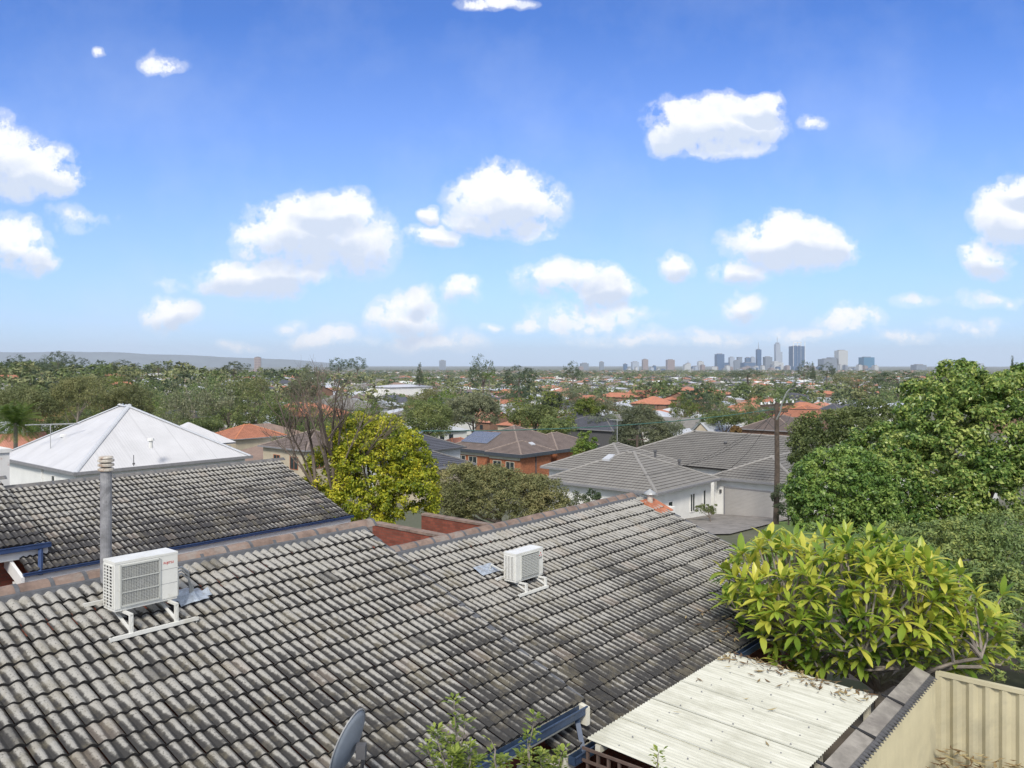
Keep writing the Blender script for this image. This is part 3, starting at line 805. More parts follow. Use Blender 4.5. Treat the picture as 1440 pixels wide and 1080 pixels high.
m.build('mount', M['dgrey'], SD)

# ================================================================ patio roof, lattice, low blue roof
PU0, PU1, PV0, PV1 = 9.28, 13.72, 3.93, 6.50
zP = lambda v: -5.17 - 0.045*(6.5-v)
PT, PO = gthing('patio_roof', 'white corrugated patio roof littered with dry leaves beside the house eave', 'patio roof', 11.5, 5.2, -7.6)
def patio_mat():
    m, nt, b, o = newmat('aged_white_sheet')
    co = objco(nt)
    mp = nd(nt, 'ShaderNodeMapping'); mp.inputs['Scale'].default_value = (6.0, 0.5, 1); L(nt, co, mp.inputs[0])
    f = noisetex(nt, 2.0, 5, 0.7, mp.outputs[0]); f2 = noisetex(nt, 1.3, 5, 0.7, co, 0.5)
    c = ramp(nt, f, [(0.25, (0.38,0.38,0.31)), (0.5, (0.55,0.55,0.47)), (0.75, (0.64,0.64,0.57))])
    k = ramp(nt, f2, [(0.48, (0,0,0)), (0.7, (1,1,1))])
    L(nt, mixc(nt, mth(nt, 'MULTIPLY', k, 0.45), c, (0.34,0.335,0.26)), b.inputs['Base Color'])
    b.inputs['Roughness'].default_value = 0.5
    return m
M['patio'] = patio_mat()
m = MB(); st_ = 0.076/6; n = int((PU1-PU0)/st_)
for i in range(n):
    a = PU0+i*st_; b = a+st_
    ha = .009*math.cos(2*math.pi*i/6); hb = .009*math.cos(2*math.pi*(i+1)/6)
    m.face([(a,PV0,zP(PV0)+ha), (b,PV0,zP(PV0)+hb), (b,PV1,zP(PV1)+hb), (a,PV1,zP(PV1)+ha)])
for k in range(1, 5):   # sheet laps
    u = PU0 + k*0.9
    m.box(u-.012, u+.012, PV0+.002, PV1-.002, zP(PV0)-.01, zP(PV0)-.005)
    m.prism([(u-.02,PV0,zP(PV0)+.004),(u+.004,PV0,zP(PV0)+.004),(u+.004,PV1,zP(PV1)+.004),(u-.02,PV1,zP(PV1)+.004)], [(u-.02,PV0,zP(PV0)+.016),(u+.004,PV0,zP(PV0)+.011),(u+.004,PV1,zP(PV1)+.011),(u-.02,PV1,zP(PV1)+.016)])
m.build('roof_sheet', M['patio'], PT, PO)
m = MB()
for i, v in enumerate((4.35, 5.2, 6.05)):
    for k in range(13):
        u = PU0+.15+k*.342; m.tube([(u,v,zP(v)+.005),(u,v,zP(v)+.018)], [.013,.009], 6)
m.build('roof_screws', M['mgrey'], PT, PO)
m = MB()
for v in (4.1, 5.2, 6.3): m.box(PU0, PU1, v-.04, v+.04, zP(v)-.12, zP(v)-.02)
for u in (PU0+.05, 11.5, PU1-.05): m.box(u-.045, u+.045, 4.05, 4.14, -7.7, zP(4.1)-.12)
m.build('frame', M['cream'], PT, PO)
# leaves lying on it
rg = random.Random(5)
def loose_leaves(name, label, spots, zf, seed, mat='dry', size=(.10,.22)):
    rg = random.Random(seed); V = []
    for (u, v) in spots:
        a = rg.uniform(0, 6.28); s = rg.uniform(*size); w = s*rg.uniform(.13,.26); z = zf(u, v)+rg.uniform(.014,.05)
        d = (math.cos(a), math.sin(a)); p = (-d[1], d[0])
        q = [(u-d[0]*s/2, v-d[1]*s/2, z+rg.uniform(-.005,.02)), (u+p[0]*w/2, v+p[1]*w/2, z+rg.uniform(-.004,.012)), (u+d[0]*s/2, v+d[1]*s/2, z+rg.uniform(-.005,.035)), (u-p[0]*w/2, v-p[1]*w/2, z+rg.uniform(-.004,.012))]
        V += [tuple(W(*k)) for k in q]
    me = np_mesh(name, V, M[mat]); o = bpy.data.objects.new(name, me); col.objects.link(o)
    return tag(o, label, 'leaf litter', None, 'stuff')
sp = []
for k in range(150):
    t = rg.random(); sp.append((PU1-.02-abs(rg.gauss(0,.30))*(1.3-t*.5), PV0+.05+t*(PV1-PV0-.08)))
for k in range(10): sp.append((rg.uniform(PU0+1.5, PU1), rg.uniform(PV0, PV1)))
sp = [(u, v) for u, v in sp if u > PU0+.1]
loose_leaves('fallen_leaves', 'dry fallen leaves strewn along the far edge of the white patio roof', sp, lambda u, v: zP(v), 6)
sp = [(10.0+abs(rg.gauss(0,1))*.75, VB0-.08+rg.uniform(-.05,.16)) for k in range(150)]
loose_leaves('gutter_debris', 'pale dry debris clogging the blue gutter beside the patio roof', sp, lambda u, v: zB(VB0)+.0, 7, size=(.05,.12))
sp = [(rg.uniform(14.2,15.4), 6.75+rg.uniform(0,.9)) for k in range(26)]
loose_leaves('roof_litter', 'few dry leaves lying on the dark tiles under the frangipani', sp, lambda u, v: zB(v)+.06, 8, size=(.12,.25))
# lattice screen
m = MB(); LU = PU0-.02
for k in range(14): m.box(LU-.05, LU-.01, 4.2+k*.17, 4.2+k*.17+.035, -6.6, -5.28)
for k in range(9): m.box(LU-.07, LU-.045, 4.15, 6.5, -6.6+k*.165, -6.6+k*.165+.035)
lt = m.build('lattice_screen', simple('brown_lattice', (0.11,0.075,0.06), 0.8, 0.3, 6), None)
lt.data.transform(Matrix.Rotation(GR, 4, 'Z')); tag(lt, 'brown lattice screen hanging under the near edge of the patio roof', 'lattice screen')
# low blue corrugated roof under the higher gutter
BT, BO = gthing('carport_roof', 'dark blue corrugated low roof tucked beneath the long blue gutter', 'carport', 7.2, 5.6, -7.6)
m = MB(); n = 220; u0, u1 = 3.0, 8.5
for i in range(n):
    a = u0+(u1-u0)*i/n; b = u0+(u1-u0)*(i+1)/n; ha = .012*math.cos(i*2*math.pi/6); hb = .012*math.cos((i+1)*2*math.pi/6)
    m.face([(a,4.6,-5.9+ha),(b,4.6,-5.9+hb),(b,7.1,-5.55+hb),(a,7.1,-5.55+ha)])
m.build('roof_sheet', simple('blue_sheet', (0.05,0.085,0.16), 0.4, 0.2, 3), BT, BO)
m = MB(); m.bar((8.55,7.1,-5.5),(8.55,4.6,-5.88), .08, .14); m.bar((3.0,4.6,-5.98),(8.55,4.6,-5.98), .05, .1)
for u in (3.2, 8.4): m.box(u-.05, u+.05, 4.62, 4.72, -7.8, -5.95)
m.build('frame', M['cream'], BT, BO)
m = MB(); m.bar((8.75,7.0,-5.62),(8.95,5.2,-5.9), .06, .2); m.box(8.6, 9.2, 6.7, 7.2, -7.6, -5.6)  # near-black box paints in the shaded opening below the low roof
m.build('beam_and_dark_opening', M['dark'], BT, BO)

# ================================================================ fences and box gutter strip
FN, FO = gthing('side_fence', 'cream corrugated fence running away beside the patio roof, grey weathered capping board', 'fence', 12.0, 3.58, -8.0)
def corr(mb, p0, p1, z0, z1, amp=.02, pitch=.19, trap=True):
    p0 = Vector(p0); p1 = Vector(p1); d = (p1-p0); Ln = d.length; d.normalize(); nrm = Vector((d.y, -d.x, 0)); k = 8; n = int(Ln/pitch*k)
    def off(i):
        c = math.cos(2*math.pi*i/k); return amp*max(-1, min(1, c*1.6)) if trap else amp*c
    for i in range(n):
        a = p0+d*(Ln*i/n)+nrm*off(i); b = p0+d*(Ln*(i+1)/n)+nrm*off(i+1)
        mb.face([(a.x,a.y,z0),(b.x,b.y,z0),(b.x,b.y,z1),(a.x,a.y,z1)])
M['fence'] = simple('cream_fence_sheet', (0.52,0.475,0.32), 0.55, 0.10, 1.2, stain=(0.40,0.37,0.26))
m = MB(); corr(m, (7.0,3.56,0), (15.68,3.56,0), -8.2, -5.50, .010, .076, False)
m.build('fence_sheet', M['fence'], FN, FO)
m = MB(); rg = random.Random(2)     # grey capping with a saw-tooth edge
m.prism([(7,3.86,-5.36),(15.6,3.86,-5.36),(15.6,3.62,-5.44),(7,3.62,-5.44)], [(7,3.86,-5.33),(15.6,3.86,-5.33),(15.6,3.62,-5.41),(7,3.62,-5.41)])
m.build('capping_board', simple('weathered_board', (0.27,0.25,0.22), 0.9, 0.35, 3, stain=(0.17,0.155,0.14), bmp=0.4), FN, FO)
m = MB(); k = 0; u = 7.0
while u < 15.6:
    m.prism([(u,3.62,-5.445),(u+.11,3.62,-5.445),(u+.055,3.50,-5.47)], [(u,3.62,-5.425),(u+.11,3.62,-5.425),(u+.055,3.50,-5.455)]); u += .115
m.box(7, 15.6, 3.575, 3.615, -5.56, -5.446)
m.build('sheet_ends', M['dgrey'], FN, FO)
for u in (9.6, 11.0, 12.4, 13.9):
    m = MB(); m.prism([(u-.03,3.94,-5.325),(u+.03,3.94,-5.325),(u+.03,3.6,-5.405),(u-.03,3.6,-5.405)], [(u-.03,3.94,-5.305),(u+.03,3.94,-5.305),(u+.03,3.6,-5.385),(u-.03,3.6,-5.385)]); m.build('strap', M['dark'], FN, FO)
F2, F2O = gthing('back_fence', 'cream ribbed steel fence with flat top rail at the right, in front of the hedge', 'fence', 15.72, 1.0, -8.0)
m = MB(); corr(m, (15.74,3.50,0), (15.74,-2.4,0), -8.0, -5.42, .028, .245)
m.build('fence_sheet', M['fence'], F2, F2O)
m = MB(); m.box(15.70, 15.79, -2.4, 3.52, -5.44, -5.37); m.box(15.69, 15.78, 3.50, 3.56, -8, -5.38); m.box(15.70, 15.78, -2.4, 3.5, -7.0, -6.95)
m.build('rail', M['fence'], F2, F2O)
sp = [(rg.uniform(12.5,15.65), rg.uniform(-2,3.45)) for k in range(2600)]
loose_leaves('ground_litter', 'heap of leaf litter and clippings at the foot of the cream fences', sp, lambda u, v: -7.0+.3*max(0, u-14.6)+rg.uniform(0,.15), 9, size=(.12,.3))

# ================================================================ neighbour roof on the left
NB, NO = gthing('brick_house', 'neighbouring house with darker weathered tile roof and bright blue gutters, behind the flue pipe', 'house', 12.0, 25.0, -8.5)
zC = lambda v: -12.825 + 0.375*v
zC2 = lambda v: -12.50 + 0.375*v
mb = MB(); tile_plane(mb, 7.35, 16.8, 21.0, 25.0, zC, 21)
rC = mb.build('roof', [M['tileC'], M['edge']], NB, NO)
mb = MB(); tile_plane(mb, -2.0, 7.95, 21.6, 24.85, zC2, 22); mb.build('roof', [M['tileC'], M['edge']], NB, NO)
mb = MB()
roof_face(mb, (16.8,29.0,-4.95), (7.0,29.0,-4.95), (7.0,25.0,-3.45), (16.8,25.0,-3.45)); roof_face(mb, (7.95,29.0,-4.8), (-2,29.0,-4.8), (-2,24.9,-3.2), (7.95,24.9,-3.2))
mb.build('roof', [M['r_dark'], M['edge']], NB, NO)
mb = MB(); ridge_caps(mb, [(7.9,25.0,-3.46),(16.8,25.0,-3.46)], .13, .06, .42, 0, 1, 7, .06); ridge_caps(mb, [(-2,24.88,-3.18),(7.9,24.88,-3.18)], .13, .06, .42, 0, 1, 8, .06)
mb.build('ridge_capping', [M['ridgeg'], M['mortar']], NB, NO)
gutter(NB, NO, (7.2, 20.98, -4.93), (16.85, 20.98, -4.93), (0,-1,0), 'blue2', .09, .062)
gutter(NB, NO, (-2.0, 21.58, -4.40), (8.0, 21.58, -4.40), (0,-1,0), 'blue2')
mb = MB(); mb.box(7.2, 16.8, 20.985, 21.05, -5.24, -5.0); mb.box(-2, 7.98, 21.6, 21.66, -4.72, -4.43); mb.box(7.8, 7.98, 21.66, 22.0, -4.72, -4.44)
mb.prism([(7.15,20.9,-5.28),(7.22,20.9,-5.28),(7.22,22.6,-4.75),(7.15,22.6,-4.75)], [(7.15,20.9,-5.0),(7.22,20.9,-5.0),(7.22,22.6,-4.4),(7.15,22.6,-4.4)])
mb.box(7.2, 16.6, 21.05, 21.6, -5.27, -5.22)
mb.prism([(16.74,21,-5.22),(16.82,21,-5.22),(16.82,25,-3.72),(16.74,25,-3.72)], [(16.74,21,-4.98),(16.82,21,-4.98),(16.82,25,-3.48),(16.74,25,-3.48)])
mb.build('fascia', M['white'], NB, NO)
mb = MB(); mb.tube([(7.78,21.52,-4.46),(7.78,21.50,-4.55),(7.58,20.97,-4.95),(7.57,20.93,-5.02)], .055, 4); mb.build('downpipe', M['blue2'], NB, NO)
mb = MB(); mb.box(7.6, 16.5, 21.62, 28.5, -9.5, -5.0); mb.box(-1.8, 7.6, 22.0, 28.5, -9.5, -4.6)
mb.prism([(16.2,21.62,-5.0),(16.5,21.62,-5.0),(16.5,28.4,-5.0),(16.2,28.4,-5.0)], [(16.2,24.9,-3.7),(16.5,24.9,-3.7),(16.5,25.1,-3.7),(16.2,25.1,-3.7)])
mb.build('wall', M['brickr'], NB, NO)
q = P(0, 660, 25.5); cu_, cv_ = toUV(q.x, q.y)
m = MB(); m.box(cu_-.9, cu_+.12, cv_-.45, cv_+.45, -4.6, -2.78); m.box(cu_-.94, cu_+.16, cv_-.5, cv_+.5, -2.78, -2.66)
m.build('chimney', M['peel'], NB, NO)
NB.location.z += .05
# brick walls between the houses
def wall_uv(name, label, p, q, ztop, zbot, th=.23, cap=True, mat='brickr'):
    a = Vector(p); b = Vector(q); O = (a.x, a.y, zbot)
    r, O = gthing(name, label, 'wall', a.x, a.y, zbot)
    m = MB(); m.bar((a.x,a.y,(ztop+zbot)/2), (b.x,b.y,(ztop+zbot)/2), th, ztop-zbot); m.build('brickwork', M[mat], r, O)
    if cap:
        m = MB(); m.bar((a.x,a.y,ztop+.035), (b.x,b.y,ztop+.035), th+.05, .07); m.build('coping', M['ridge'], r, O)
    return r
def uvp(x, y, Y): q = P(x, y, Y); return toUV(q.x, q.y)+(q.z,)
a = uvp(528, 730, 24.6); b = uvp(604, 747, 23.0)
wall_uv('brick_wall', 'red brick courtyard wall between the two near roofs, in front of the yellow tree', (a[0]+.0, a[1]), (a[0]+.0, a[1]-2.9), a[2]-.15, -8.6)
a = uvp(596, 724, 29.0)
wall_uv('brick_wall', 'darker red brick wall behind the courtyard wall, under the olive tree', (a[0], a[1]), (a[0], a[1]-4.2), a[2], -9.2)
# ================================================================ middle-ground houses (built on the street grid)
def house(name, label, blocks, walls, mats, ridge, wallmat, ground, g=0.335, tan=.42, cat='house', over=.45, seg=.42, rw=.12):
    """blocks: (u0,u1,v0,v1,ze,tan,gable); walls: (u0,u1,v0,v1,ztop)"""
    O = (blocks[0][0], blocks[0][2], ground)
    r = thing(name, label, cat, W(*O), GR)
    m = MB(); rb = MB() if ridge else None
    for b in blocks: hip_roof(m, b[0], b[1], b[2], b[3], b[4], b[5], g, rb, gable=b[6] if len(b) > 6 else None, seg=seg, rw=rw)
    rf = m.build('roof', mats, r, O)
    if rb: o = rb.build('ridge_capping', ridge, rf); o.data.transform(Matrix.Translation(-Vector(O)))
    m = MB()
    for w in walls:
        m.box(w[0], w[1], w[2], w[3], ground-1.5, w[4])
    for b in blocks:
        if len(b) > 6 and b[6] == 'x':
            ym = (b[2]+b[3])/2; h = (b[3]-b[2])/2*b[5]
            for x in (b[0]+.3, b[1]-.3): m.prism([(x-.1,b[2]+.3,b[4]-.05),(x+.1,b[2]+.3,b[4]-.05),(x+.1,b[3]-.3,b[4]-.05),(x-.1,b[3]-.3,b[4]-.05)], [(x-.1,ym-.03,b[4]+h-.2),(x+.1,ym-.03,b[4]+h-.2),(x+.1,ym+.03,b[4]+h-.2),(x-.1,ym+.03,b[4]+h-.2)])
        if len(b) > 6 and b[6] == 'y':
            xm = (b[0]+b[1])/2; h = (b[1]-b[0])/2*b[5]
            for y in (b[2]+.3, b[3]-.3): m.prism([(b[0]+.3,y-.1,b[4]-.05),(b[1]-.3,y-.1,b[4]-.05),(b[1]-.3,y+.1,b[4]-.05),(b[0]+.3,y+.1,b[4]-.05)], [(xm-.03,y-.1,b[4]+h-.2),(xm+.03,y-.1,b[4]+h-.2),(xm+.03,y+.1,b[4]+h-.2),(xm-.03,y+.1,b[4]+h-.2)])
    m.build('wall', wallmat, r, O)
    return r, O
def eave_gutters(r, O, blocks, mat='mgrey', sides='uv', h=.12):
    m = MB()
    for b in blocks:
        u0, u1, v0, v1, z = b[:5]
        if 'u' in sides: m.box(u0-.12, u0+.0, v0-.12, v1, z-h, z+.03)
        if 'v' in sides: m.box(u0, u1+.12, v0-.12, v0, z-h, z+.03)
    return m.build('gutter', M[mat], r, O)
def vent(r, O, u, v, z, h=.35, rr=.09, mat='dgrey'):
    m = MB(); m.tube([(u,v,z-.1),(u,v,z+h*.7)], rr, 8); m.tube([(u,v,z+h*.7),(u,v,z+h)], [rr*1.7,rr*1.5], 10)
    return m.build('roof_vent', M[mat], r, O)

# --- white house with the pale pyramid roof
def at_px(x, y, z): Y = -z*F/(y-HY); return P(x, y, Y)
c = toUV(*P(105, 665, 50).xy)
du0, dv0, zd = c[0], c[1], -6.65
bl = [(du0, du0+12.1, dv0, dv0+13.3, zd, .60)]
r, O = house('white_house', 'white rendered house with large pale metal pyramid roof, left of the bare tree', bl, [(du0+.25, du0+11.8, dv0+.25, dv0+13, zd-.05)], [M['zinc'], M['mgrey']], [M['zincw'], M['zincw']], M['whitew'], -13.5, g=None, seg=30, rw=.16)
eave_gutters(r, O, bl, 'mgrey', h=.16)
bb = (du0+10, du0+15.2, dv0+7.0, dv0+12.5, zd+.35, .62)
m = MB(); hip_roof(m, *bb[:6], None); m.build('rear_roof', [M['zinc'], M['mgrey']], r, O)
m = MB(); m.box(bb[0]+.3, bb[1]-.3, bb[2]+.3, bb[3]-.3, -14, zd+.05); m.build('rear_wall', M['whitew'], r, O)
window(r, O, 'u', dv0+3.6, zd-1.35, .55, .85, du0+.25, 'white', 0); window(r, O, 'u', dv0+2.0, zd-1.2, .75, .55, du0+.25, 'white', 0)
for v in (dv0+.4, dv0+5.6, dv0+12.8):
    m = MB(); m.box(du0+.14, du0+.24, v-.05, v+.05, -13.5, zd-.1); m.build('downpipe', M['white'], r, O)
for (x, y, Y) in ((212, 628, 53.2), (89, 622, 57.5)):
    q = P(x, y, Y); a = toUV(q.x, q.y); vent(r, O, a[0], a[1], q.z, .55, .13, 'offw')
for (x, y, Y) in ((77, 649, 55), (188, 651, 51.6)):
    q = P(x, y, Y); a = toUV(q.x, q.y); m = MB(); m.tube([(a[0],a[1],q.z-.2),(a[0],a[1],q.z+.5)], .025, 6); m.tube([(a[0],a[1],q.z-.1),(a[0],a[1],q.z+.0)], .08, 6); m.build('vent_pipe', M['dgrey'], r, O)
# tv antenna on it
q = P(71, 631, 56); AN = thing('tv_antenna', 'long thin television antenna on a mast above the white house roof', 'antenna', q)
m = MB(); m.tube([(0,0,-.3),(0,0,1.65)], .03, 6); m.build('mast', M['steel'], AN)
m = MB(); m.bar((-1.75,0,1.62),(1.85,.4,1.72), .05)
for k in range(12):
    t = -1.6+k*.3; m.bar((t, .1-.35, 1.64), (t, .1+.55, 1.64), .018)
m.build('boom', M['steel'], AN)

# --- grey roofed pair of houses in the centre right
ez = -8.6
E1 = [(47.8,57.05,27.7,37.6,ez,.43), (54.0,63.5,33.6,42.4,ez+.0,.42), (50.6,57,31,36.9,ez-.02,.42)]
r, O = house('white_villa', 'white villa under a low grey tiled hip roof, left of the double garage', E1, [(48.3,56.6,28.2,37.1,ez-.03), (54.5,63,34.1,41.9,ez-.03), (51.1,56.5,31.5,36.4,ez-.04)], [M['r_grey'], M['edge']], [M['ridge_l'], M['ridge_l']], M['offw'], -11.8)
eave_gutters(r, O, E1[:2], 'mgrey')
for (x, w_, z0, h_) in ((53.3, .75, -10.7, 1.35), (55.3, .45, -10.9, 1.6)): window(r, O, 'v', x, z0, w_, h_, 28.2, 'white', 1 if w_ > .6 else 0)
window(r, O, 'v', 52.4-2.3, -10.4, .7, .9, 28.2, 'white', 0)
window(r, O, 'u', 29.5, -10.3, .9, .7, 48.3, 'dgrey', 1); window(r, O, 'u', 34.3, -10.9, .5, 1.7, 51.1, 'dgrey', 0); window(r, O, 'u', 35.4, -10.9, .5, 1.7, 51.1, 'dgrey', 0)
vent(r, O, 54.6, 31.8, -7.0, .45); vent(r, O, 55.6, 30.3, -7.7, .45)
m = MB(); m.prism([(51.0,33.6,-7.2),(51.9,33.6,-6.9),(51.9,34.2,-6.9),(51.0,34.2,-7.2)], [(51.0,33.6,-7.05),(51.9,33.6,-6.78),(51.9,34.2,-6.78),(51.0,34.2,-7.05)]); m.build('skylight', M['zincw'], r, O)
m = MB(); m.tube([(58.3,37.6,-6.5),(58.3,37.6,-4.6)], .03, 6); m.bar((58.3,37.1,-4.7),(58.3,38.3,-4.7), .05); 
for k in range(5): m.bar((58.0,37.2+k*.25,-4.7),(58.6,37.2+k*.25,-4.7), .025)
m.build('antenna', M['steel'], r, O)
m = MB(); m.box(48.5,49.0,27.0,27.5,-12,-9.55); m.build('pier', M['offw'], r, O)

G1 = [(57.15,68,21.6,28.7,ez+.02,.42), (62.0,74.0,19.5,41.5,ez+.05,.40), (70,82,13,27,ez+.0,.38)]
r, O = house('garage_villa', 'white house with a wide roller door garage under broad grey tiles, behind power pole', G1, [(57.6,67.5,22.1,28.25,ez-.03), (62.5,73.5,20,41,ez-.03), (70.5,81.5,13.5,26.5,ez-.03)], [M['r_grey'], M['edge']], [M['ridge_l'], M['ridge_l']], M['offw'], -11.8)
eave_gutters(r, O, G1[:1], 'mgrey')
m = MB()
for k in range(22): m.box(57.52, 57.59, 22.7, 27.5, -11.55+k*.1, -11.55+k*.1+.088)
m.build('garage_door', simple('grey_roller_door', (0.40,0.385,0.37), 0.5, 0.05, 2), r, O)
m = MB(); m.box(57.5,57.61,27.5,27.6,-11.7,-9.3); m.box(57.5,57.61,22.6,22.7,-11.7,-9.3); m.box(57.5,57.61,22.6,27.6,-9.35,-9.25); m.build('door_frame', M['mgrey'], r, O)
m = MB(); m.box(57.5, 57.62, 27.8, 27.95, -9.75, -9.5); m.build('wall_lamp', M['dgrey'], r, O)
m = MB(); m.tube([(57.5,28.3,-11.8),(57.5,28.3,-8.6)], .045, 6); m.build('downpipe', M['white'], r, O)
for a in ((66.0,31.5,-7.1), (64.5,26.3,-7.6), (66.5,24.0,-7.0)): vent(r, O, *a, .4)

# --- orange brick two storey house with solar panels
q = at_px(733, 640, -12.0); bu, bv = toUV(q.x, q.y)
q2 = at_px(640, 628, -12.0); b2 = toUV(q2.x, q2.y); q3 = at_px(806, 623, -12.0); b3 = toUV(q3.x, q3.y)
B1 = [(bu, bu+7.5, bv, bv+6.5, -12.0, .42), (bu+.9, bu+15.5, bv+.9, bv+15.2, -12.0, .42), (bu+8, bu+18.3, bv-.0, bv+9, -12.0, .42)]
r, O = house('two_storey_house', 'orange brick two storey house with solar panels on its brown tiled roof', B1, [(bu+.5,bu+7,bv+.5,bv+6,-12.03), (bu+1.4,bu+15,bv+1.4,bv+14.7,-12.03), (bu+8.5,bu+17.8,bv+.5,bv+8.5,-12.03)], [M['r_brown'], M['edge']], [M['ridge_b'], M['ridge_b']], M['bricko'], -18)
m = MB(); z = -12.0
m.box(bu-.14, bu, bv-.14, bv+6.5, z-.42, z+.03); m.box(bu, bu+8.0, bv-.14, bv, z-.42, z+.03); m.box(bu+.76, bu+.9, bv+6.5, bv+15.2, z-.42, z+.03); m.box(bu+8, bu+18.3, bv-.14, bv-.001, z-.42, z+.03)
m.build('gutter', simple('slate_gutter', (0.05,0.06,0.075), 0.5), r, O)
m = MB(); m.box(bu+.38, bu+.5, bv+.6, bv+6, z-.85, z-.43); m.box(bu+1.28, bu+1.4, bv+6.6, bv+14.6, z-.85, z-.43); m.build('fascia', M['cream'], r, O)
for a in (bv+1.6, bv+3.9): window(r, O, 'u', a, z-2.6, 1.5, 1.5, bu+.5, 'cream', 1)
for a in (bv+9.2, bv+11.4): window(r, O, 'u', a, z-2.6, 1.6, 1.6, bu+1.4, 'cream', 1)
for uu in (bu+3.6, bu+17.7):
    m = MB(); m.box(uu,uu+.12,bv+.37,bv+.5,-18,z-.4); m.build('downpipe', M['dgrey'], r, O)
def solar(r, O, p0, eu, ev, nu, nv, name='solar_panel', mat='solar'):
    """p0 corner, eu/ev panel edge vectors"""
    p0 = Vector(p0); eu = Vector(eu); ev = Vector(ev); n = eu.cross(ev).normalized()
    if n.z < 0: n = -n
    for i in range(nu):
        for j in range(nv):
            a = p0+eu*(i*1.02)+ev*(j*1.02); q = [a, a+eu, a+eu+ev, a+ev]
            if ((q[1]-q[0]).cross(q[2]-q[0])).z < 0: q = q[::-1]
            m = MB(); t = [k+n*.13 for k in q]; b = [k+n*.08 for k in q]
            m.face(t, 0, [(0,0),(6,0),(6,10),(0,10)])
            for k in range(4): m.face([b[k], b[(k+1)%4], t[(k+1)%4], t[k]], 1)
            m.build(name, [M[mat], M['steel']], r, O)
k_ = .42
solar(r, O, (bu+2.6, bv+8.4, z+(1.7)*k_), (0,1.0,0), (1.55,0,1.55*k_), 5, 2)
m = MB(); m.prism([(bu+4.6,bv+1.9,z+1.9*k_),(bu+5.4,bv+1.9,z+1.9*k_),(bu+5.4,bv+2.5,z+2.5*k_),(bu+4.6,bv+2.5,z+2.5*k_)], [(bu+4.6,bv+1.9,z+1.9*k_+.15),(bu+5.4,bv+1.9,z+1.9*k_+.15),(bu+5.4,bv+2.5,z+2.5*k_+.15),(bu+4.6,bv+2.5,z+2.5*k_+.15)]); m.build('skylight', M['zincw'], r, O)

def quick(name, label, x, y, z, wu, wv, roof, wallm, ridge, gh=3.0, tan=.42, gable=None, g=.335, wins=(), gut='mgrey', extra=None, cat='house'):
    """house whose near roof corner is seen at pixel x,y with its eave at height z"""
    q = at_px(x, y, z); u, v = toUV(q.x, q.y)
    bl = [(u, u+wu, v, v+wv, z, tan, gable)] if gable else [(u, u+wu, v, v+wv, z, tan)]
    wl = [(u+.4, u+wu-.4, v+.4, v+wv-.4, z-.03)]
    if extra:
        for e in extra:
            bl.append((u+e[0], u+e[1], v+e[2], v+e[3], z+e[4], tan)+((e[5],) if len(e) > 5 else ())); wl.append((u+e[0]+.4, u+e[1]-.4, v+e[2]+.4, v+e[3]-.4, z+e[4]-.03))
    r, O = house(name, label, bl, wl, [M[roof], M['edge']], [M[ridge], M[ridge]] if ridge else None, M[wallm], z-gh, g, tan, cat)
    if gut: eave_gutters(r, O, bl[:1], gut)
    for w in wins:
        window(r, O, w[0], (v if w[0] == 'u' else u)+w[1], z-w[2], w[3], w[4], (u if w[0] == 'u' else v)+.4, w[5] if len(w) > 5 else 'white', 1)
    return r, O, u, v

r, O, u, v = quick('villa', 'cream villa with dark brown hip roof and timber framed windows, behind the bare tree', 430, 634, -9.8, 9, 9.5, 'r_brown', 'beige', 'ridge_b', 3.2, .40, wins=(('u', 2.0, 2.4, 1.6, 1.5, 'terra'), ('u', 5.6, 2.2, 1.3, 1.3, 'terra'), ('v', 1.5, 2.2, 1.3, 1.3, 'terra')))
r, O, u, v = quick('blue_grey_house', 'pale blue grey house with charcoal roof and solar panels, right of the yellow tree', 585, 636, -9.2, 7.5, 9, 'r_dark', 'zincw', 'ridgeg', 5.0, .42, wins=(('v', 3.0, 2.0, 1.2, 1.4),), gut='dgrey')
solar(r, O, (u+.9, v+3.0, -9.2+.9*.42), (0,1.0,0), (1.5,0,1.5*.42), 4, 2)
quick('lean_to_house', 'low charcoal tiled wing beside the pale blue grey house, above the olive tree', 592, 662, -9.4, 7, 7, 'r_dark', 'beige', 'ridgeg', 3.0, .42)
quick('terracotta_house', 'faded red tiled house between the yellow tree and the orange brick house', 636, 640, -13.6, 11, 9, 'r_pink', 'bricko', 'ridge_o', 3, .42)
quick('charcoal_house', 'charcoal tiled house with dark walls, right of the orange brick house roof', 862, 606, -12.8, 10, 15, 'r_dark', 'dgrey', 'ridgeg', 4, .42)
quick('charcoal_house', 'long charcoal tiled hip roof among trees, just behind the dark walled house', 828, 598, -13.2, 13, 12, 'r_dark', 'dgrey', 'ridgeg', 3.5, .45)
# white cottage with steep gables
r, O, u, v = quick('gabled_cottage', 'white cottage with steep gables and solar panels on its white roof, behind the grey roofs', 1012, 624, -12.3, 9, 6.5, 'zincw', 'beige', None, 4, .95, 'x', None, extra=[(-3, 4, 4.5, 10, -.8, 'x')])
solar(r, O, (u+2, v+.9, -12.3+.9*.95), (1.0,0,0), (0,1.1,1.1*.95), 5, 1)
quick('brick_cottage', 'brick cottage with white metal roof, left of the power pole top', 1046, 617, -13.0, 16, 8, 'zincw', 'bricko', None, 3.2, .38, g=None)
quick('orange_roofed_house', 'bright orange hip roofed house with a skylight, right of the power pole', 1150, 588, -11.9, 14, 11, 'r_orange', 'brickb', 'ridge_o', 3, .42, gut='dgrey')
quick('grey_roofed_house', 'pale house with steep grey roof, right beside the bright orange roof', 1190, 583, -13.0, 11, 10, 'r_dark', 'offw', 'ridgeg', 3, .5)
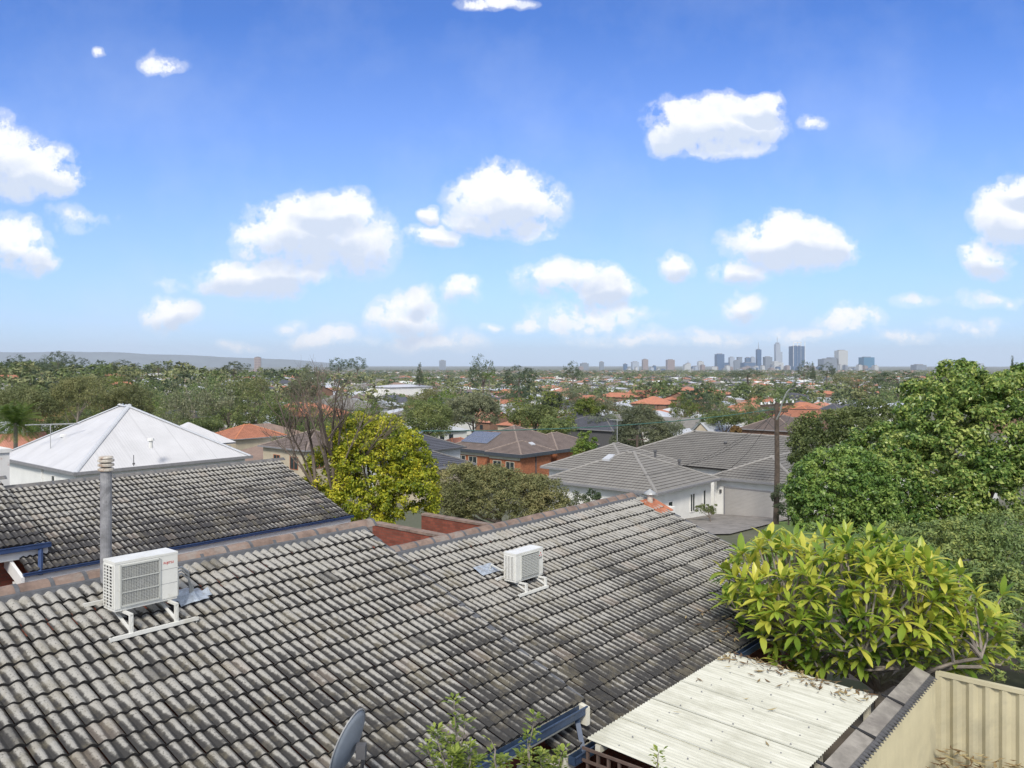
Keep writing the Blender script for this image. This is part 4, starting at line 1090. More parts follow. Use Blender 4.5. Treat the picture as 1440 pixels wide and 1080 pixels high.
quick('white_roofed_house', 'long pale metal roof above the big glossy tree, right of the orange roof', 1262, 576, -11.8, 22, 9, 'zincw', 'offw', None, 3, .25, g=None)
quick('tiled_house', 'brown tiled hip roof right of the pale villa roofs, beside the round tree', 1118, 607, -11.0, 13, 10, 'r_brown', 'brickb', 'ridge_b', 3, .42)
quick('white_shed', 'small white walled building behind the pole, between brick cottage and orange roof', 1098, 612, -12.2, 7, 9, 'zincw', 'whitew', None, 3.2, .3, g=None, cat='shed')
quick('two_storey_house', 'brown brick two storey house with charcoal roof, right of the pyramid roof peak', 246, 588, -12.6, 9, 11, 'r_dark', 'brickb', 'ridgeg', 6, .42, wins=(('v', 2, 2.2, 1.5, 1.4), ('u', 3, 2.2, 1.5, 1.4)))
quick('orange_roofed_house', 'orange hip roofed house right of the pyramid roof, left of the bare tree', 330, 618, -12.0, 10, 9, 'r_orange', 'beige', 'ridge_o', 3, .42)
quick('white_hall', 'large white building with wide solar covered roof, in the distance left of the centre', 548, 545, -11.5, 30, 18, 'zinc', 'offw', None, 5, .12, g=None, cat='hall')

# ================================================================ poles and wires
PP = P(1091, 742, 55); pg = gz(PP.x, 55)
PL = thing('power_pole', 'dark timber power pole with crossarm and curved street light arm, in front of the garage', 'power pole', (PP.x, 55, pg))
def loc(x, y, Y): return P(x, y, Y) - Vector((PP.x, 55, pg))
m = MB(); m.tube([(0.0,0,-.4), loc(1093, 660, 55), loc(1092, 566, 55)], [.20,.175,.14], 12); m.build('shaft', M['pole'], PL)
m = MB(); a = loc(1070, 571, 55.6); b = loc(1116, 568, 54.4); m.bar(a, b, .13, .16)
a2 = loc(1076, 580, 55.4); b2 = loc(1108, 578, 54.6); m.bar(a2, b2, .11, .13); m.bar(loc(1078,580,55.3), loc(1091,592,55), .05); m.bar(loc(1104,578,54.7), loc(1091,592,55), .05)
m.build('crossarm', M['pole'], PL)
for k in (0.02, .25, .42, .62, .8, .98):
    p = Vector(a).lerp(Vector(b), k); mm = MB(); mm.tube([p+Vector((0,0,.05)), p+Vector((0,0,.10)), p+Vector((0,0,.16)), p+Vector((0,0,.26))], [.03,.08,.06,.05], 8); mm.build('insulator', M['white'], PL)
lamp_pts = [loc(1092,590,54.9), loc(1097,580,54.6), loc(1100,566,54.3), loc(1106,553,54), loc(1110,548,53.8), loc(1114,547.5,53.7)]
m = MB(); m.tube(lamp_pts, .055, 8); m.build('lamp_arm', M['steel'], PL)
m = MB(); m.prism([loc(1110,548,53.8), loc(1119,546,53.6), loc(1119,546,53.4), loc(1110,548,53.5)], [loc(1111,546,53.8), loc(1119,544.5,53.6), loc(1119,544.5,53.4), loc(1111,546,53.5)]); m.build('lamp_head', M['dgrey'], PL)
m = MB(); m.tube([loc(1104,580,54.7), loc(1112,583,54.6), loc(1108,592,54.6), loc(1096,600,54.8)], .02, 5); m.tube([loc(1080,581,55.2), loc(1076,590,55), loc(1090,604,54.9)], .02, 5); m.build('drop_cable', M['dgrey'], PL)
M['cable'] = simple('green_cable', (0.05,0.14,0.12), 0.6, 0.1); M['cabled'] = simple('dark_cable', (0.035,0.035,0.035), 0.6, 0.1)
def wire(name, label, p, q, sag, r, mat, n=24):
    p = Vector(p); q = Vector(q); o = p.copy(); m = MB()
    m.tube([p.lerp(q, i/n)-o-Vector((0,0,4*sag*(i/n)*(1-i/n))) for i in range(n+1)], r, 5)
    ob = m.build(name, M[mat]); ob.location = o; return tag(ob, label, 'cable')
wire('power_cable', 'green bundled cable sagging from the pole leftwards over the brick house roof', P(1091,575,55), P(478,604,40), .55, .028, 'cable')
wire('power_cable', 'green bundled cable running from the pole towards the right behind the trees', P(1091,575,55), P(1445,560,70), .4, .028, 'cabled')
for i, (x, y, Y) in enumerate(((905,668,57),(950,655,60),(1006,668,62.5))):
    wire('service_wire', ('thin service wire from the pole down to the left villa roof', 'thin service wire from the pole to the hip between the grey roofs', 'thin service wire from the pole to the garage roof corner')[i], P(1088,582,55), P(x,y,Y), .8, .014, 'cabled')
# second pole far behind
def pole(x, y0, y1, Y, label):
    p = P(x, y1, Y); t = P(x, y0, Y); r = thing('power_pole', label, 'power pole', p)
    m = MB(); m.tube([(0,0,-1), (0,0,(t-p).z)], [.14,.1], 8); m.build('shaft', M['pole'], r)
    m = MB(); m.bar((-.9,0,(t-p).z-.4), (.9,0,(t-p).z-.4), .1); m.build('crossarm', M['pole'], r)
pole(896, 612, 640, 75, 'thin pole with small crossarm behind the grey villa roof, left of the grey green tree')

# ================================================================ near trees
def leaf_tree(name, label, cat, base, blobs, clumps, per, cr, ls, mat, bark, seed, trunk_r=.2, lower=-.5, fill=.25, ar=.5, nl=7, top=None, outward=.6):
    base = Vector(base); r = thing(name, label, cat, base)
    bl = [(b[0]-base.x, b[1]-base.y, b[2]-base.z)+tuple(b[3:]) for b in blobs]
    V = leaf_cloud(bl, clumps, per, cr, ls, seed, lower, fill, ar, outward)
    cro = bpy.data.objects.new('crown', np_mesh('crown', V, M[mat])); col.objects.link(cro); cro.parent = r
    c = sum((Vector(b[:3]) for b in bl), Vector())/len(bl)
    m = MB(); rg = random.Random(seed)
    trunk_limbs(m, (0,0,-.3), (c.x*.6, c.y*.6, max(.6, c.z*.75)) if top is None else top, trunk_r, bl, rg, nl=nl)
    m.build('trunk', M[bark], r)
    return r
def B_(x, y, Y, rx, ry, dy=None):       # blob from pixels
    p = P(x, y, Y); k = Y/F
    return (p.x, p.y, p.z, rx*k, (dy if dy else (rx+ry)/2*k), ry*k)
def gbase(x, Y): X = (x-HX)/F*Y; return (X, Y, gz(X, Y))
leaf_tree('glossy_tree', 'huge dense glossy leaved tree filling the right edge of the picture', 'tree', gbase(1390, 33),
    [B_(1375,622,33,92,92), B_(1450,640,33,105,118), B_(1330,600,34,62,50), B_(1300,672,31.5,72,66), B_(1245,700,31,62,56), B_(1410,735,31,105,90), B_(1330,740,31,80,60), B_(1300,560,36,30,26), B_(1350,540,34,38,28), B_(1250,640,34,60,40), B_(1430,560,34,50,42)],
    2100, 70, .30, .17, 'l_big', 'bark', 101, .28, -.6, .18, .5, 10)
leaf_tree('dense_tree', 'darker broad tree behind the glossy tree, right of the power pole', 'tree', gbase(1185, 44),
    [B_(1180,622,44,64,44), B_(1225,605,45,52,36), B_(1150,640,43,34,34)], 520, 55, .38, .17, 'l_green', 'bark', 102, .2, -.5)
leaf_tree('domed_tree', 'bright green dome shaped tree right of the power pole, in front of the dark tree', 'tree', gbase(1190, 29),
    [B_(1184,695,29,70,62), B_(1160,715,28.6,45,46), B_(1215,720,28.6,48,44)], 900, 50, .20, .13, 'l_ball', 'bark', 103, .16, -.5, .12)
leaf_tree('hedge', 'olive green tangled hedge behind the cream back fence at the right', 'hedge', gbase(1400, 21),
    [B_(1330,782,23,78,42), B_(1425,810,22,80,62), B_(1400,870,20,80,70), B_(1260,770,24.5,50,30), B_(1460,900,19,60,70), B_(1330,850,21,60,60), B_(1230,800,23,55,40), B_(1290,830,21,60,60), B_(1445,752,27,60,34), B_(1380,760,26,60,30), B_(1410,915,18.6,70,42), B_(1340,905,19.5,50,40)], 1400, 60, .19, .11, 'l_hedge', 'bark', 104, .1, -.4, .15, .42)
leaf_tree('shrub', 'small dark shrub beside the garage door, behind the power pole', 'shrub', gbase(1108, 54.5),
    [B_(1104,706,54.5,17,24), B_(1112,716,54,16,18)], 60, 50, .25, .14, 'l_dark', 'bark', 105, .06)
leaf_tree('yellow_tree', 'bright yellow green tree between the bare tree and the olive tree', 'tree', gbase(535, 31),
    [B_(530,662,31,62,62), B_(500,620,31.5,36,34), B_(560,640,31,40,36), B_(570,700,30.5,42,38), B_(510,715,30,52,34), B_(470,672,31,36,44), B_(585,672,31,26,30), B_(545,610,32,24,22), B_(500,596,31.5,16,14)],
    1000, 75, .25, .11, 'l_yellow', 'bark', 106, .16, -.6, .2, .55)
leaf_tree('olive_tree', 'round olive brown tree in front of the orange brick house', 'tree', gbase(705, 38),
    [B_(700,700,38,74,38), B_(648,694,38,40,38), B_(752,702,38,46,30), B_(690,684,38,46,26), B_(634,712,37.5,24,26), B_(780,716,38,24,20), B_(725,690,38.5,22,24), B_(665,680,38,20,20)],
    1000, 80, .27, .13, 'l_round', 'barkg', 107, .2, -.6, .2, .3)
leaf_tree('spindly_shrub', 'loose small leaved shrub beside the white villa wall, right of the olive tree', 'shrub', gbase(812, 42), [B_(812,715,42,12,24), B_(826,722,42,10,16)], 36, 40, .22, .12, 'l_grey', 'barkg', 108, .05)
leaf_tree('round_shrub', 'small round clipped shrub against the white villa wall', 'shrub', gbase(836, 52), [B_(835,700,52,8,13)], 22, 60, .18, .13, 'l_dark', 'bark', 109, .05)
leaf_tree('garden_shrub', 'low green shrub at the villa corner left of the garage', 'shrub', gbase(1000, 56), [B_(1001,716,57.5,7,9), B_(985,716,57,5,6)], 22, 50, .18, .12, 'l_green', 'bark', 110, .04)
leaf_tree('grey_green_tree', 'feathery grey green tree behind the grey villa roof in the centre right', 'tree', gbase(908, 78),
    [B_(905,612,78,34,32), B_(880,628,78,22,22), B_(938,625,78,28,26), B_(900,590,79,22,18), B_(925,640,77,30,18)], 800, 70, .5, .21, 'l_grey', 'barkg', 111, .25, -.6, .3, .3, 10)
leaf_tree('conical_tree', 'bright green conical young tree right of the orange brick house', 'tree', gbase(823, 70), [B_(823,640,70,17,18), B_(825,622,70,11,14), B_(822,652,70,19,14)], 150, 50, .3, .2, 'l_lime', 'bark', 112, .12)
for i, (nm, lb, x, y, Y, rx, ry, mt) in enumerate((
    ('green_tree', 'tall mid green tree behind the yellow tree and the pale blue house', 605, 590, 125, 46, 34, 'l_green'),
    ('green_tree', 'broad grey green tree above the orange brick house roof', 668, 580, 160, 54, 32, 'l_grey'),
    ('green_tree', 'dark green tree right above the orange brick house roof', 748, 588, 158, 40, 22, 'l_green'),
    ('green_tree', 'green tree filling the gap left of the charcoal tiled house', 782, 603, 150, 30, 18, 'l_green'),
    ('dark_tree', 'round very dark tree above the charcoal tiled houses', 778, 566, 190, 18, 20, 'l_dark'),
    ('green_tree', 'lime green spreading tree above the charcoal tiled houses', 832, 572, 185, 34, 16, 'l_lime'),
    ('green_tree', 'bushy green tree at the right of the steep gabled cottage', 1018, 590, 130, 32, 13, 'l_green'),
    ('purple_tree', 'dark reddish shrub beside the white gabled cottage', 1035, 606, 104, 10, 9, 'l_autumn'),
    ('gum_tree', 'olive gum tree at the far left behind the palm', 30, 570, 120, 60, 34, 'l_olive'),
    ('gum_tree', 'large olive gum tree behind the left slope of the pyramid roof', 118, 560, 125, 56, 36, 'l_olive'),
    ('gum_tree', 'olive gum tree directly above the pyramid roof peak', 185, 566, 130, 44, 30, 'l_olive'),
    ('gum_tree', 'tall grey gum behind the bare tree crown', 425, 548, 210, 30, 22, 'l_grey'),
    ('green_tree', 'dark green hedge like tree right of the white house rear roof', 288, 600, 120, 34, 10, 'l_green'),
    )):
    k = Y/F; rg = random.Random(200+i)
    bl = [B_(x, y, Y, rx*.62, ry*.72)] + [B_(x+rg.uniform(-.55,.55)*rx, y+rg.uniform(-.35,.4)*ry, Y+rg.uniform(-2,2), rx*rg.uniform(.28,.45), ry*rg.uniform(.35,.55)) for _ in range(6)]
    n = int(100+rx*ry*.26)
    leaf_tree(nm, lb, 'tree', gbase(x, Y), bl, n, 46, .055*min(rx,ry)*k*4 if rx < 30 else .75, .24 if Y < 150 else .34, mt, 'barkp' if 'gum' in nm else 'bark', 300+i, .25, -.6, .2)

# ---- bare tree
def bare_tree():
    base = gbase(462, 30); r = thing('bare_tree', 'tall leafless tree with many thin grey branches in front of the yellow tree', 'tree', base)
    rg = random.Random(77); m = MB()
    def loc(x, y, Y=30): return P(x, y, Y)-Vector(base)
    def grow(p, d, ln, rr, depth):
        pts = [p]; rs = [rr]; n = 4; q = Vector(p); dd = Vector(d).normalized()
        for k in range(n):
            dd = (dd + Vector((rg.gauss(0,.13), rg.gauss(0,.13), rg.gauss(.05,.09)))).normalized()
            q = q + dd*ln/n; pts.append(q.copy()); rs.append(rr*(1-.45*(k+1)/n))
        m.tube(pts, rs, 6 if depth < 2 else 4, 0, False)
        if depth >= 4 or rr < .005: return
        for k in range(rg.choice((2,3,3))):
            i = rg.choice((1,2,3,4)); a = Vector((rg.gauss(0,1), rg.gauss(0,1), rg.gauss(0,.6))).normalized()
            nd_ = (dd*1.0 + a*.75 + Vector((0,0,.25))).normalized()
            grow(pts[i], nd_, ln*rg.uniform(.55,.8), rs[i]*.62, depth+1)
    stems = [((445,692),(440,640),(432,590),.075), ((445,692),(430,650),(405,600),.05), ((470,705),(468,650),(452,590),.085), ((470,705),(474,650),(480,585),.065), ((470,700),(495,660),(535,620),.045), ((470,705),(455,640),(430,565),.05), ((470,700),(466,620),(472,560),.06), ((445,690),(425,660),(395,625),.035), ((470,700),(488,640),(510,590),.04), ((445,690),(415,640),(398,585),.045), ((470,700),(505,650),(545,600),.04), ((470,700),(450,600),(448,545),.05)]
    for s in stems:
        p0 = loc(*s[0]); p1 = loc(s[1][0], s[1][1], 30+rg.uniform(-.5,.5)); p2 = loc(s[2][0], s[2][1], 30+rg.uniform(-1,1))
        m.tube([Vector((p0.x*.4, 0, 0)), p0, p1, p2], [s[3]*1.2, s[3], s[3]*.75, s[3]*.5], 7, 0, False)
        d = (p2-p1).normalized()
        for k in range(6):
            st = p1.lerp(p2, rg.uniform(.1,1)); a = Vector((rg.gauss(0,1), rg.gauss(0,1), 0)).normalized()
            grow(st, (d+a*.8), rg.uniform(.7,1.25), s[3]*.36, 1)
        grow(p2, d, .85, s[3]*.42, 1)
    m.build('branches', M['bark'], r)
bare_tree()

# ---- frangipani
def frangipani():
    base = gbase(1236, 16.2); base = (base[0], base[1], -7.2)
    r = thing('frangipani', 'wide frangipani tree with rosettes of long yellow green leaves beside the white patio roof', 'tree', base)
    rg = random.Random(31); b = Vector(base)
    def loc(x, y, Y): return P(x, y, Y)-b
    tips = []
    outline = [(1015,800),(1040,768),(1090,752),(1140,750),(1180,748),(1230,752),(1280,768),(1320,790),(1350,815),(1390,840),(1420,870),(1425,900),(1400,925),(1350,935),(1295,935),(1240,925),(1200,950),(1150,945),(1100,915),(1060,905),(1030,880),(1020,840)]
    def inside(x, y):
        c = False; n = len(outline)
        for i in range(n):
            x1, y1 = outline[i]; x2, y2 = outline[(i+1)%n]
            if (y1 > y) != (y2 > y) and x < (x2-x1)*(y-y1)/(y2-y1)+x1: c = not c
        return c
    tries = 0
    while len(tips) < 370 and tries < 40000:
        tries += 1
        x = rg.uniform(1012, 1426); y = rg.uniform(748, 950)
        if not inside(x + rg.gauss(0,11), y + rg.gauss(0,10)): continue
        e = min(1, math.hypot((x-1222)/205, (y-860)/108))
        half = 1.9*math.sqrt(max(.05, 1-e*e*.92))
        Y = 16.2 + (rg.choice((-1,-1,1))*rg.uniform(.6,1)*half if rg.random() < .8 else rg.uniform(-half, half))
        # the nearest part of the dome is also lower
        p = loc(x, y, Y)
        if all((p-t).length > .215 for t in tips): tips.append(p)
    # limbs: trunk -> primary -> secondary -> tip
    m = MB(); hub = Vector((0,0,.75))
    m.tube([(0,0,-.3),(0.03,0,.3),hub], [.15,.12,.10], 9)
    prim = []
    for k in range(9):
        a = k*2*math.pi/9+rg.uniform(-.2,.2); e = Vector((math.cos(a)*1.05, math.sin(a)*.8, 1.25+rg.uniform(-.25,.35)))
        mid = hub.lerp(e, .5)+Vector((0,0,.12)); m.tube([hub, mid, e], [.075,.06,.05], 7, 0, False); prim.append(e)
    sec = []
    for e in prim + [Vector((0,0,1.6))]:
        for k in range(4):
            a = rg.uniform(0, 6.28); f = e + Vector((math.cos(a)*.62 + e.x*.38, math.sin(a)*.5 + e.y*.38, .38+rg.uniform(-.2,.25)))
            m.tube([e, e.lerp(f,.5)+Vector((0,0,.08)), f], [.045,.036,.03], 6, 0, False); sec.append(f)
    V = []
    def leaf(p, d, ln, wd, droop):
        d = Vector(d).normalized(); side = d.cross(Vector((0,0,1)));
        if side.length < .1: side = Vector((1,0,0))
        side.normalize(); up = side.cross(d)
        cs = []; q = Vector(p); dd = d.copy(); n = 4
        ws = [.12, .72, 1.0, .78, .06]
        for k in range(n+1):
            cs.append((q.copy(), ws[k]*wd/2, up.copy()))
            dd = (dd - Vector((0,0,droop/n))).normalized(); up = side.cross(dd); q = q+dd*ln/n
        for k in range(n):
            (a, wa, ua), (c, wc, uc) = cs[k], cs[k+1]
            for sgn in (-1, 1):
                V.extend([tuple(a), tuple(a+side*sgn*wa+ua*wa*.28), tuple(c+side*sgn*wc+uc*wc*.28), tuple(c)] if sgn > 0 else [tuple(a), tuple(c), tuple(c+side*sgn*wc+uc*wc*.28), tuple(a+side*sgn*wa+ua*wa*.28)])
    for t in tips:
        f = min(sec, key=lambda s: (s-t).length + (2 if s.z > t.z+.3 else 0)); 
        dvec = (t-f); k1 = f+dvec*.55+Vector((0,0,-.10*dvec.length)); outd = (Vector((t.x,t.y,(t.z-1.2)*1.1))).normalized()
        ax = (outd*.7+Vector((0,0,.75))).normalized()
        st = t - ax*.16
        m.tube([f, k1, st, t], [.026,.021,.018,.016], 5, 0, False)
        n = rg.choice((9,10,12,13)); e1 = ax.orthogonal().normalized(); e2 = ax.cross(e1)
        a0 = rg.uniform(0, 6.28)
        for k in range(n):
            a = a0 + k*2.399; el = rg.uniform(.12,.95) if k > 3 else rg.uniform(.8,1.3)
            d = (e1*math.cos(a)+e2*math.sin(a))*math.cos(el)+ax*math.sin(el)
            ln = rg.uniform(.24,.45); leaf(t - ax*rg.uniform(0,.06), d, ln, ln*rg.uniform(.24,.33), rg.uniform(.25,.95))
    m.build('branches', M['frangi_bark'], r)
    # weld each leaf so it is one island: shared vertices
    me = bpy.data.meshes.new('leaves'); nv = len(V); me.from_pydata(V, [], [tuple(range(i, i+4)) for i in range(0, nv, 4)])
    import bmesh
    bm = bmesh.new(); bm.from_mesh(me); bmesh.ops.remove_doubles(bm, verts=bm.verts, dist=.0006); bm.to_mesh(me); bm.free()
    me.materials.append(M['l_frangi']); me.polygons.foreach_set('use_smooth', [True]*len(me.polygons)); me.update()
    o = bpy.data.objects.new('leaves', me); col.objects.link(o); o.parent = r
frangipani()

# ---- sprigs of the shrub poking up in front
def sprig_shrub(label, spots, seed, base):
    r = thing('leafy_shrub', label, 'shrub', base); b = Vector(base); rg = random.Random(seed); m = MB(); V = []
    for (x0, y0, x1, y1, Y, dens) in spots:
        p = P(x0, y0, Y)-b; q = P(x1, y1, Y+.1)-b; root = Vector((rg.uniform(-.1,.1), rg.uniform(-.1,.1), 0))
        mid = p.lerp(q, .5)+Vector((rg.uniform(-.03,.03),0,0)); m.tube([root.lerp(p, .3), p, mid, q], [.012,.008,.006,.003], 5, 0, False)
        nL = int(dens*1.7)
        for k in range(nL):
            t = (k+.5)/nL if rg.random() < .7 else 1.0; c = p.lerp(q, t); a = rg.uniform(0,6.28)
            d = Vector((math.cos(a), math.sin(a), rg.uniform(-.1,.7))).normalized(); s = rg.uniform(.032,.066)
            tw = c + d*rg.uniform(.0,.05)
            side = d.cross(Vector((0,0,1))).normalized()*s*.28
            V += [tuple(tw), tuple(tw+d*s*.5+side+Vector((0,0,.006))), tuple(tw+d*s), tuple(tw+d*s*.5-side+Vector((0,0,.006)))]
    m.build('stems', M['barkg'], r)
    o = bpy.data.objects.new('leaves', np_mesh('leaves', V, M['l_sprig'])); col.objects.link(o); o.parent = r
rg = random.Random(9)
s1 = [(640,1090,638,985,6.4,46),(640,1090,655,1015,6.4,30),(630,1090,612,1030,6.3,50),(650,1090,628,1040,6.4,60),(655,1095,660,1050,6.4,60),(620,1095,600,1052,6.3,40),(640,1095,640,1060,6.2,80),(655,1095,672,1068,6.4,50)]
s2 = [(745,1095,752,1008,6.8,34),(742,1095,742,1035,6.8,30),(720,1095,705,1068,6.7,50),(750,1095,735,1062,6.8,70),(770,1095,760,1062,6.8,70),(790,1095,790,1058,6.8,40),(700,1095,700,1072,6.7,40),(775,1095,778,1070,6.8,60),(695,1068,690,1040,6.7,4)]
s3 = [(925,1090,926,1058,7.4,22)]
sprig_shrub('leafy shrub tips with fresh green leaves, left clump near the satellite dish', s1, 1, P(640, 1300, 6.4))
sprig_shrub('leafy shrub tips with fresh green leaves, right clump in front of the blue gutter', s2, 2, P(745, 1300, 6.8))
sprig_shrub('single leafy twig tip in front of the white patio roof', s3, 3, P(925, 1290, 7.4))

# ---- palm tree
def palm(name, label, x, ytop, Y, n, ln, seed, th=None):
    base = Vector(gbase(x, Y)); r = thing(name, label, 'palm tree', base); t = P(x, ytop, Y)-base; rg = random.Random(seed)
    m = MB(); m.tube([(0,0,-.3), (t.x*.5,0,t.z*.5), t], [.22,.17,.16], 8); m.build('trunk', M['barkg'], r)
    V = []
    for k in range(n):
        a = k*2.4+rg.uniform(-.2,.2); el = rg.uniform(-.1,1.35); d = Vector((math.cos(a)*math.cos(el), math.sin(a)*math.cos(el), math.sin(el)))
        q = Vector(t); dd = d.copy(); pts = []
        N = 12
        for i in range(N+1): pts.append((q.copy(), dd.copy())); dd = (dd-Vector((0,0,.14))).normalized(); q = q+dd*ln/N
        for i in range(1, N*2):
            j = i/2; (pa, da) = pts[int(j)]; (pb, _) = pts[min(N, int(j)+1)]; c = pa.lerp(pb, j-int(j)); side = da.cross(Vector((0,0,1)))
            if side.length < .05: continue
            side.normalize(); lf = ln*.28*math.sin(math.pi*min(1, (i+2)/(2*N+2)))+.05
            for s in (-1, 1):
                e = (side*s*.8+da*.5+Vector((0,0,-.35))).normalized(); w = da*.022*ln/2
                V += [tuple(c-w), tuple(c+e*lf*.5-w), tuple(c+e*lf), tuple(c+e*lf*.5+w)]
    o = bpy.data.objects.new('fronds', np_mesh('fronds', V, M['l_lime'])); col.objects.link(o); o.parent = r
palm('palm_tree', 'bright green palm at the left edge behind the white house', 22, 596, 68, 60, 2.6, 5)
palm('palm_tree', 'slim palm left of the skyline gum, seen far off at the centre', 688, 528, 330, 26, 4.0, 6)
# ================================================================ ground, lawn, drive, hills
def ground():
    rs = [0.5]
    while rs[-1] < 20500: rs.append(rs[-1]*(1.045 if rs[-1] < 160 else 1.11)+.25)
    na = 180; V = []; Fc = []
    for r in rs:
        for k in range(na):
            a = 2*math.pi*k/na; X = r*math.sin(a); Y = r*math.cos(a)
            V.append((X, Y, gz(X, Y)))
    for i in range(len(rs)-1):
        for k in range(na):
            k2 = (k+1) % na; Fc.append((i*na+k, i*na+k2, (i+1)*na+k2, (i+1)*na+k))
    Fc.append(tuple(range(na)))
    me = bpy.data.meshes.new('ground'); me.from_pydata(V, [], Fc)
    m, nt, b, o = newmat('suburban_ground')
    g = nd(nt, 'ShaderNodeNewGeometry'); f = noisetex(nt, .05, 8, .75, g.outputs['Position']); f2 = noisetex(nt, .012, 5, .7, g.outputs['Position'])
    c1 = ramp(nt, f, [(.35, (.07,.09,.035)), (.5, (.12,.12,.07)), (.62, (.20,.18,.13)), (.75, (.28,.26,.23))])
    c2 = ramp(nt, f2, [(.4, (.045,.06,.03)), (.6, (.12,.12,.08))])
    L(nt, mixc(nt, .4, c1, c2), b.inputs['Base Color']); b.inputs['Roughness'].default_value = .95
    me.materials.append(m); me.polygons.foreach_set('use_smooth', [True]*len(me.polygons))
    ob = bpy.data.objects.new('ground', me); col.objects.link(ob); tag(ob, 'suburban ground of soil and dry grass falling away to the plain', 'ground', None, 'structure')
    for p in me.polygons:
        if len(p.vertices) > 4: p.flip() if p.normal.z < 0 else None
ground()
def sheet(name, label, cat, pts, mat, lift=.05, kind='structure', n=12):
    """a sheet draped on the ground over a quad given by world xy corners"""
    V = []; Fc = []
    a, b, c, d = [Vector((p[0], p[1], 0)) for p in pts]
    for j in range(n+1):
        for i in range(n+1):
            p = a.lerp(b, i/n).lerp(d.lerp(c, i/n), j/n); V.append((p.x, p.y, gz(p.x, p.y)+lift))
    for j in range(n):
        for i in range(n): k = j*(n+1)+i; Fc.append((k, k+1, k+n+2, k+n+1))
    me = bpy.data.meshes.new(name); me.from_pydata(V, [], Fc); me.materials.append(mat)
    ob = bpy.data.objects.new(name, me); col.objects.link(ob); return tag(ob, label, cat, None, kind)
lawn = simple('lawn_green', (.17,.26,.06), .95, .25, 3)
a = [W(45, 16).xy, W(55, 14).xy, W(58, 8).xy, W(40, 9).xy]
p = [P(1105,745,50).xy, P(1240,752,50).xy, P(1260,740,62).xy, P(1108,742,58.5).xy]
sheet('lawn', 'bright green lawn strip below the round tree, right of the power pole', 'lawn', [P(1000,740,33).xy, P(1330,740,33).xy, P(1330,740,58).xy, P(1085,740,56.5).xy], lawn, .07)
sheet('driveway', 'grey paved driveway in front of the double garage', 'driveway', [W(46, 21.7).xy, W(57.5, 22.5).xy, W(57.5, 28.1).xy, W(40, 29).xy], simple('grey_paving', (.22,.205,.19), .9, .35, 1.5), .09)
sheet('yard', 'bare yard ground between the near houses', 'yard', [W(-6, 2).xy, W(35, 2).xy, W(35, 46).xy, W(-6, 46).xy], simple('yard_soil', (.13,.11,.09), .95, .4, 1.2), .04)
def hills():
    V = []; n = 160; Fc = []
    for i in range(n+1):
        px = -700 + i*(1500/n); Y = 17800
        top = 495 + max(0, px-150)*.042 + 1.2*mnoise.noise(Vector((px/60, 0, 0))) + .6*mnoise.noise(Vector((px/17, 3, 0)))
        if px > 420: top += (px-420)*.05
        a = P(px, top, Y); 
        V += [(a.x*.93, Y*.93, -70), (a.x*.965, Y*.965, (a.z-70)*.5), tuple(a), (a.x*1.06, Y*1.06, -70)]
    for i in range(n):
        for k in range(3): Fc.append((i*4+k, i*4+4+k, i*4+5+k, i*4+1+k))
    me = bpy.data.meshes.new('hills'); me.from_pydata(V, [], Fc)
    me.materials.append(simple('hill_forest', (.10,.12,.12), .95, .3, .002)); me.polygons.foreach_set('use_smooth', [True]*len(Fc))
    o = bpy.data.objects.new('hills', me); col.objects.link(o); tag(o, 'long low blue range of hills on the far left horizon', 'hills', None, 'structure')
hills()

# ================================================================ city towers
def tower_mat(name, c, c2, nx=14, nz=30):
    m, nt, b, o = newmat(name)
    uv = nd(nt, 'ShaderNodeUVMap'); sp = nd(nt, 'ShaderNodeSeparateXYZ'); L(nt, uv.outputs[0], sp.inputs[0])
    fz = mth(nt, 'FRACT', mth(nt, 'DIVIDE', sp.outputs[1], 8.0)); fx = mth(nt, 'FRACT', mth(nt, 'DIVIDE', sp.outputs[0], 7.0))
    g = mth(nt, 'MULTIPLY', ramp(nt, fz, [(0.35, (0,0,0)), (0.45, (1,1,1))]), ramp(nt, fx, [(0.2, (0,0,0)), (0.3, (1,1,1))]))
    L(nt, mixc(nt, g, c, c2), b.inputs['Base Color']); b.inputs['Roughness'].default_value = .35
    return m
TM = {'blue': tower_mat('tower_blue', (.10,.16,.26), (.05,.10,.20)), 'grey': tower_mat('tower_grey', (.26,.29,.33), (.12,.15,.2)), 'white': tower_mat('tower_white', (.60,.60,.58), (.28,.31,.34)),
      'brown': tower_mat('tower_brown', (.36,.29,.27), (.16,.14,.15)), 'teal': tower_mat('tower_teal', (.08,.22,.34), (.05,.14,.25)), 'pale': tower_mat('tower_pale', (.42,.46,.52), (.25,.3,.38))}
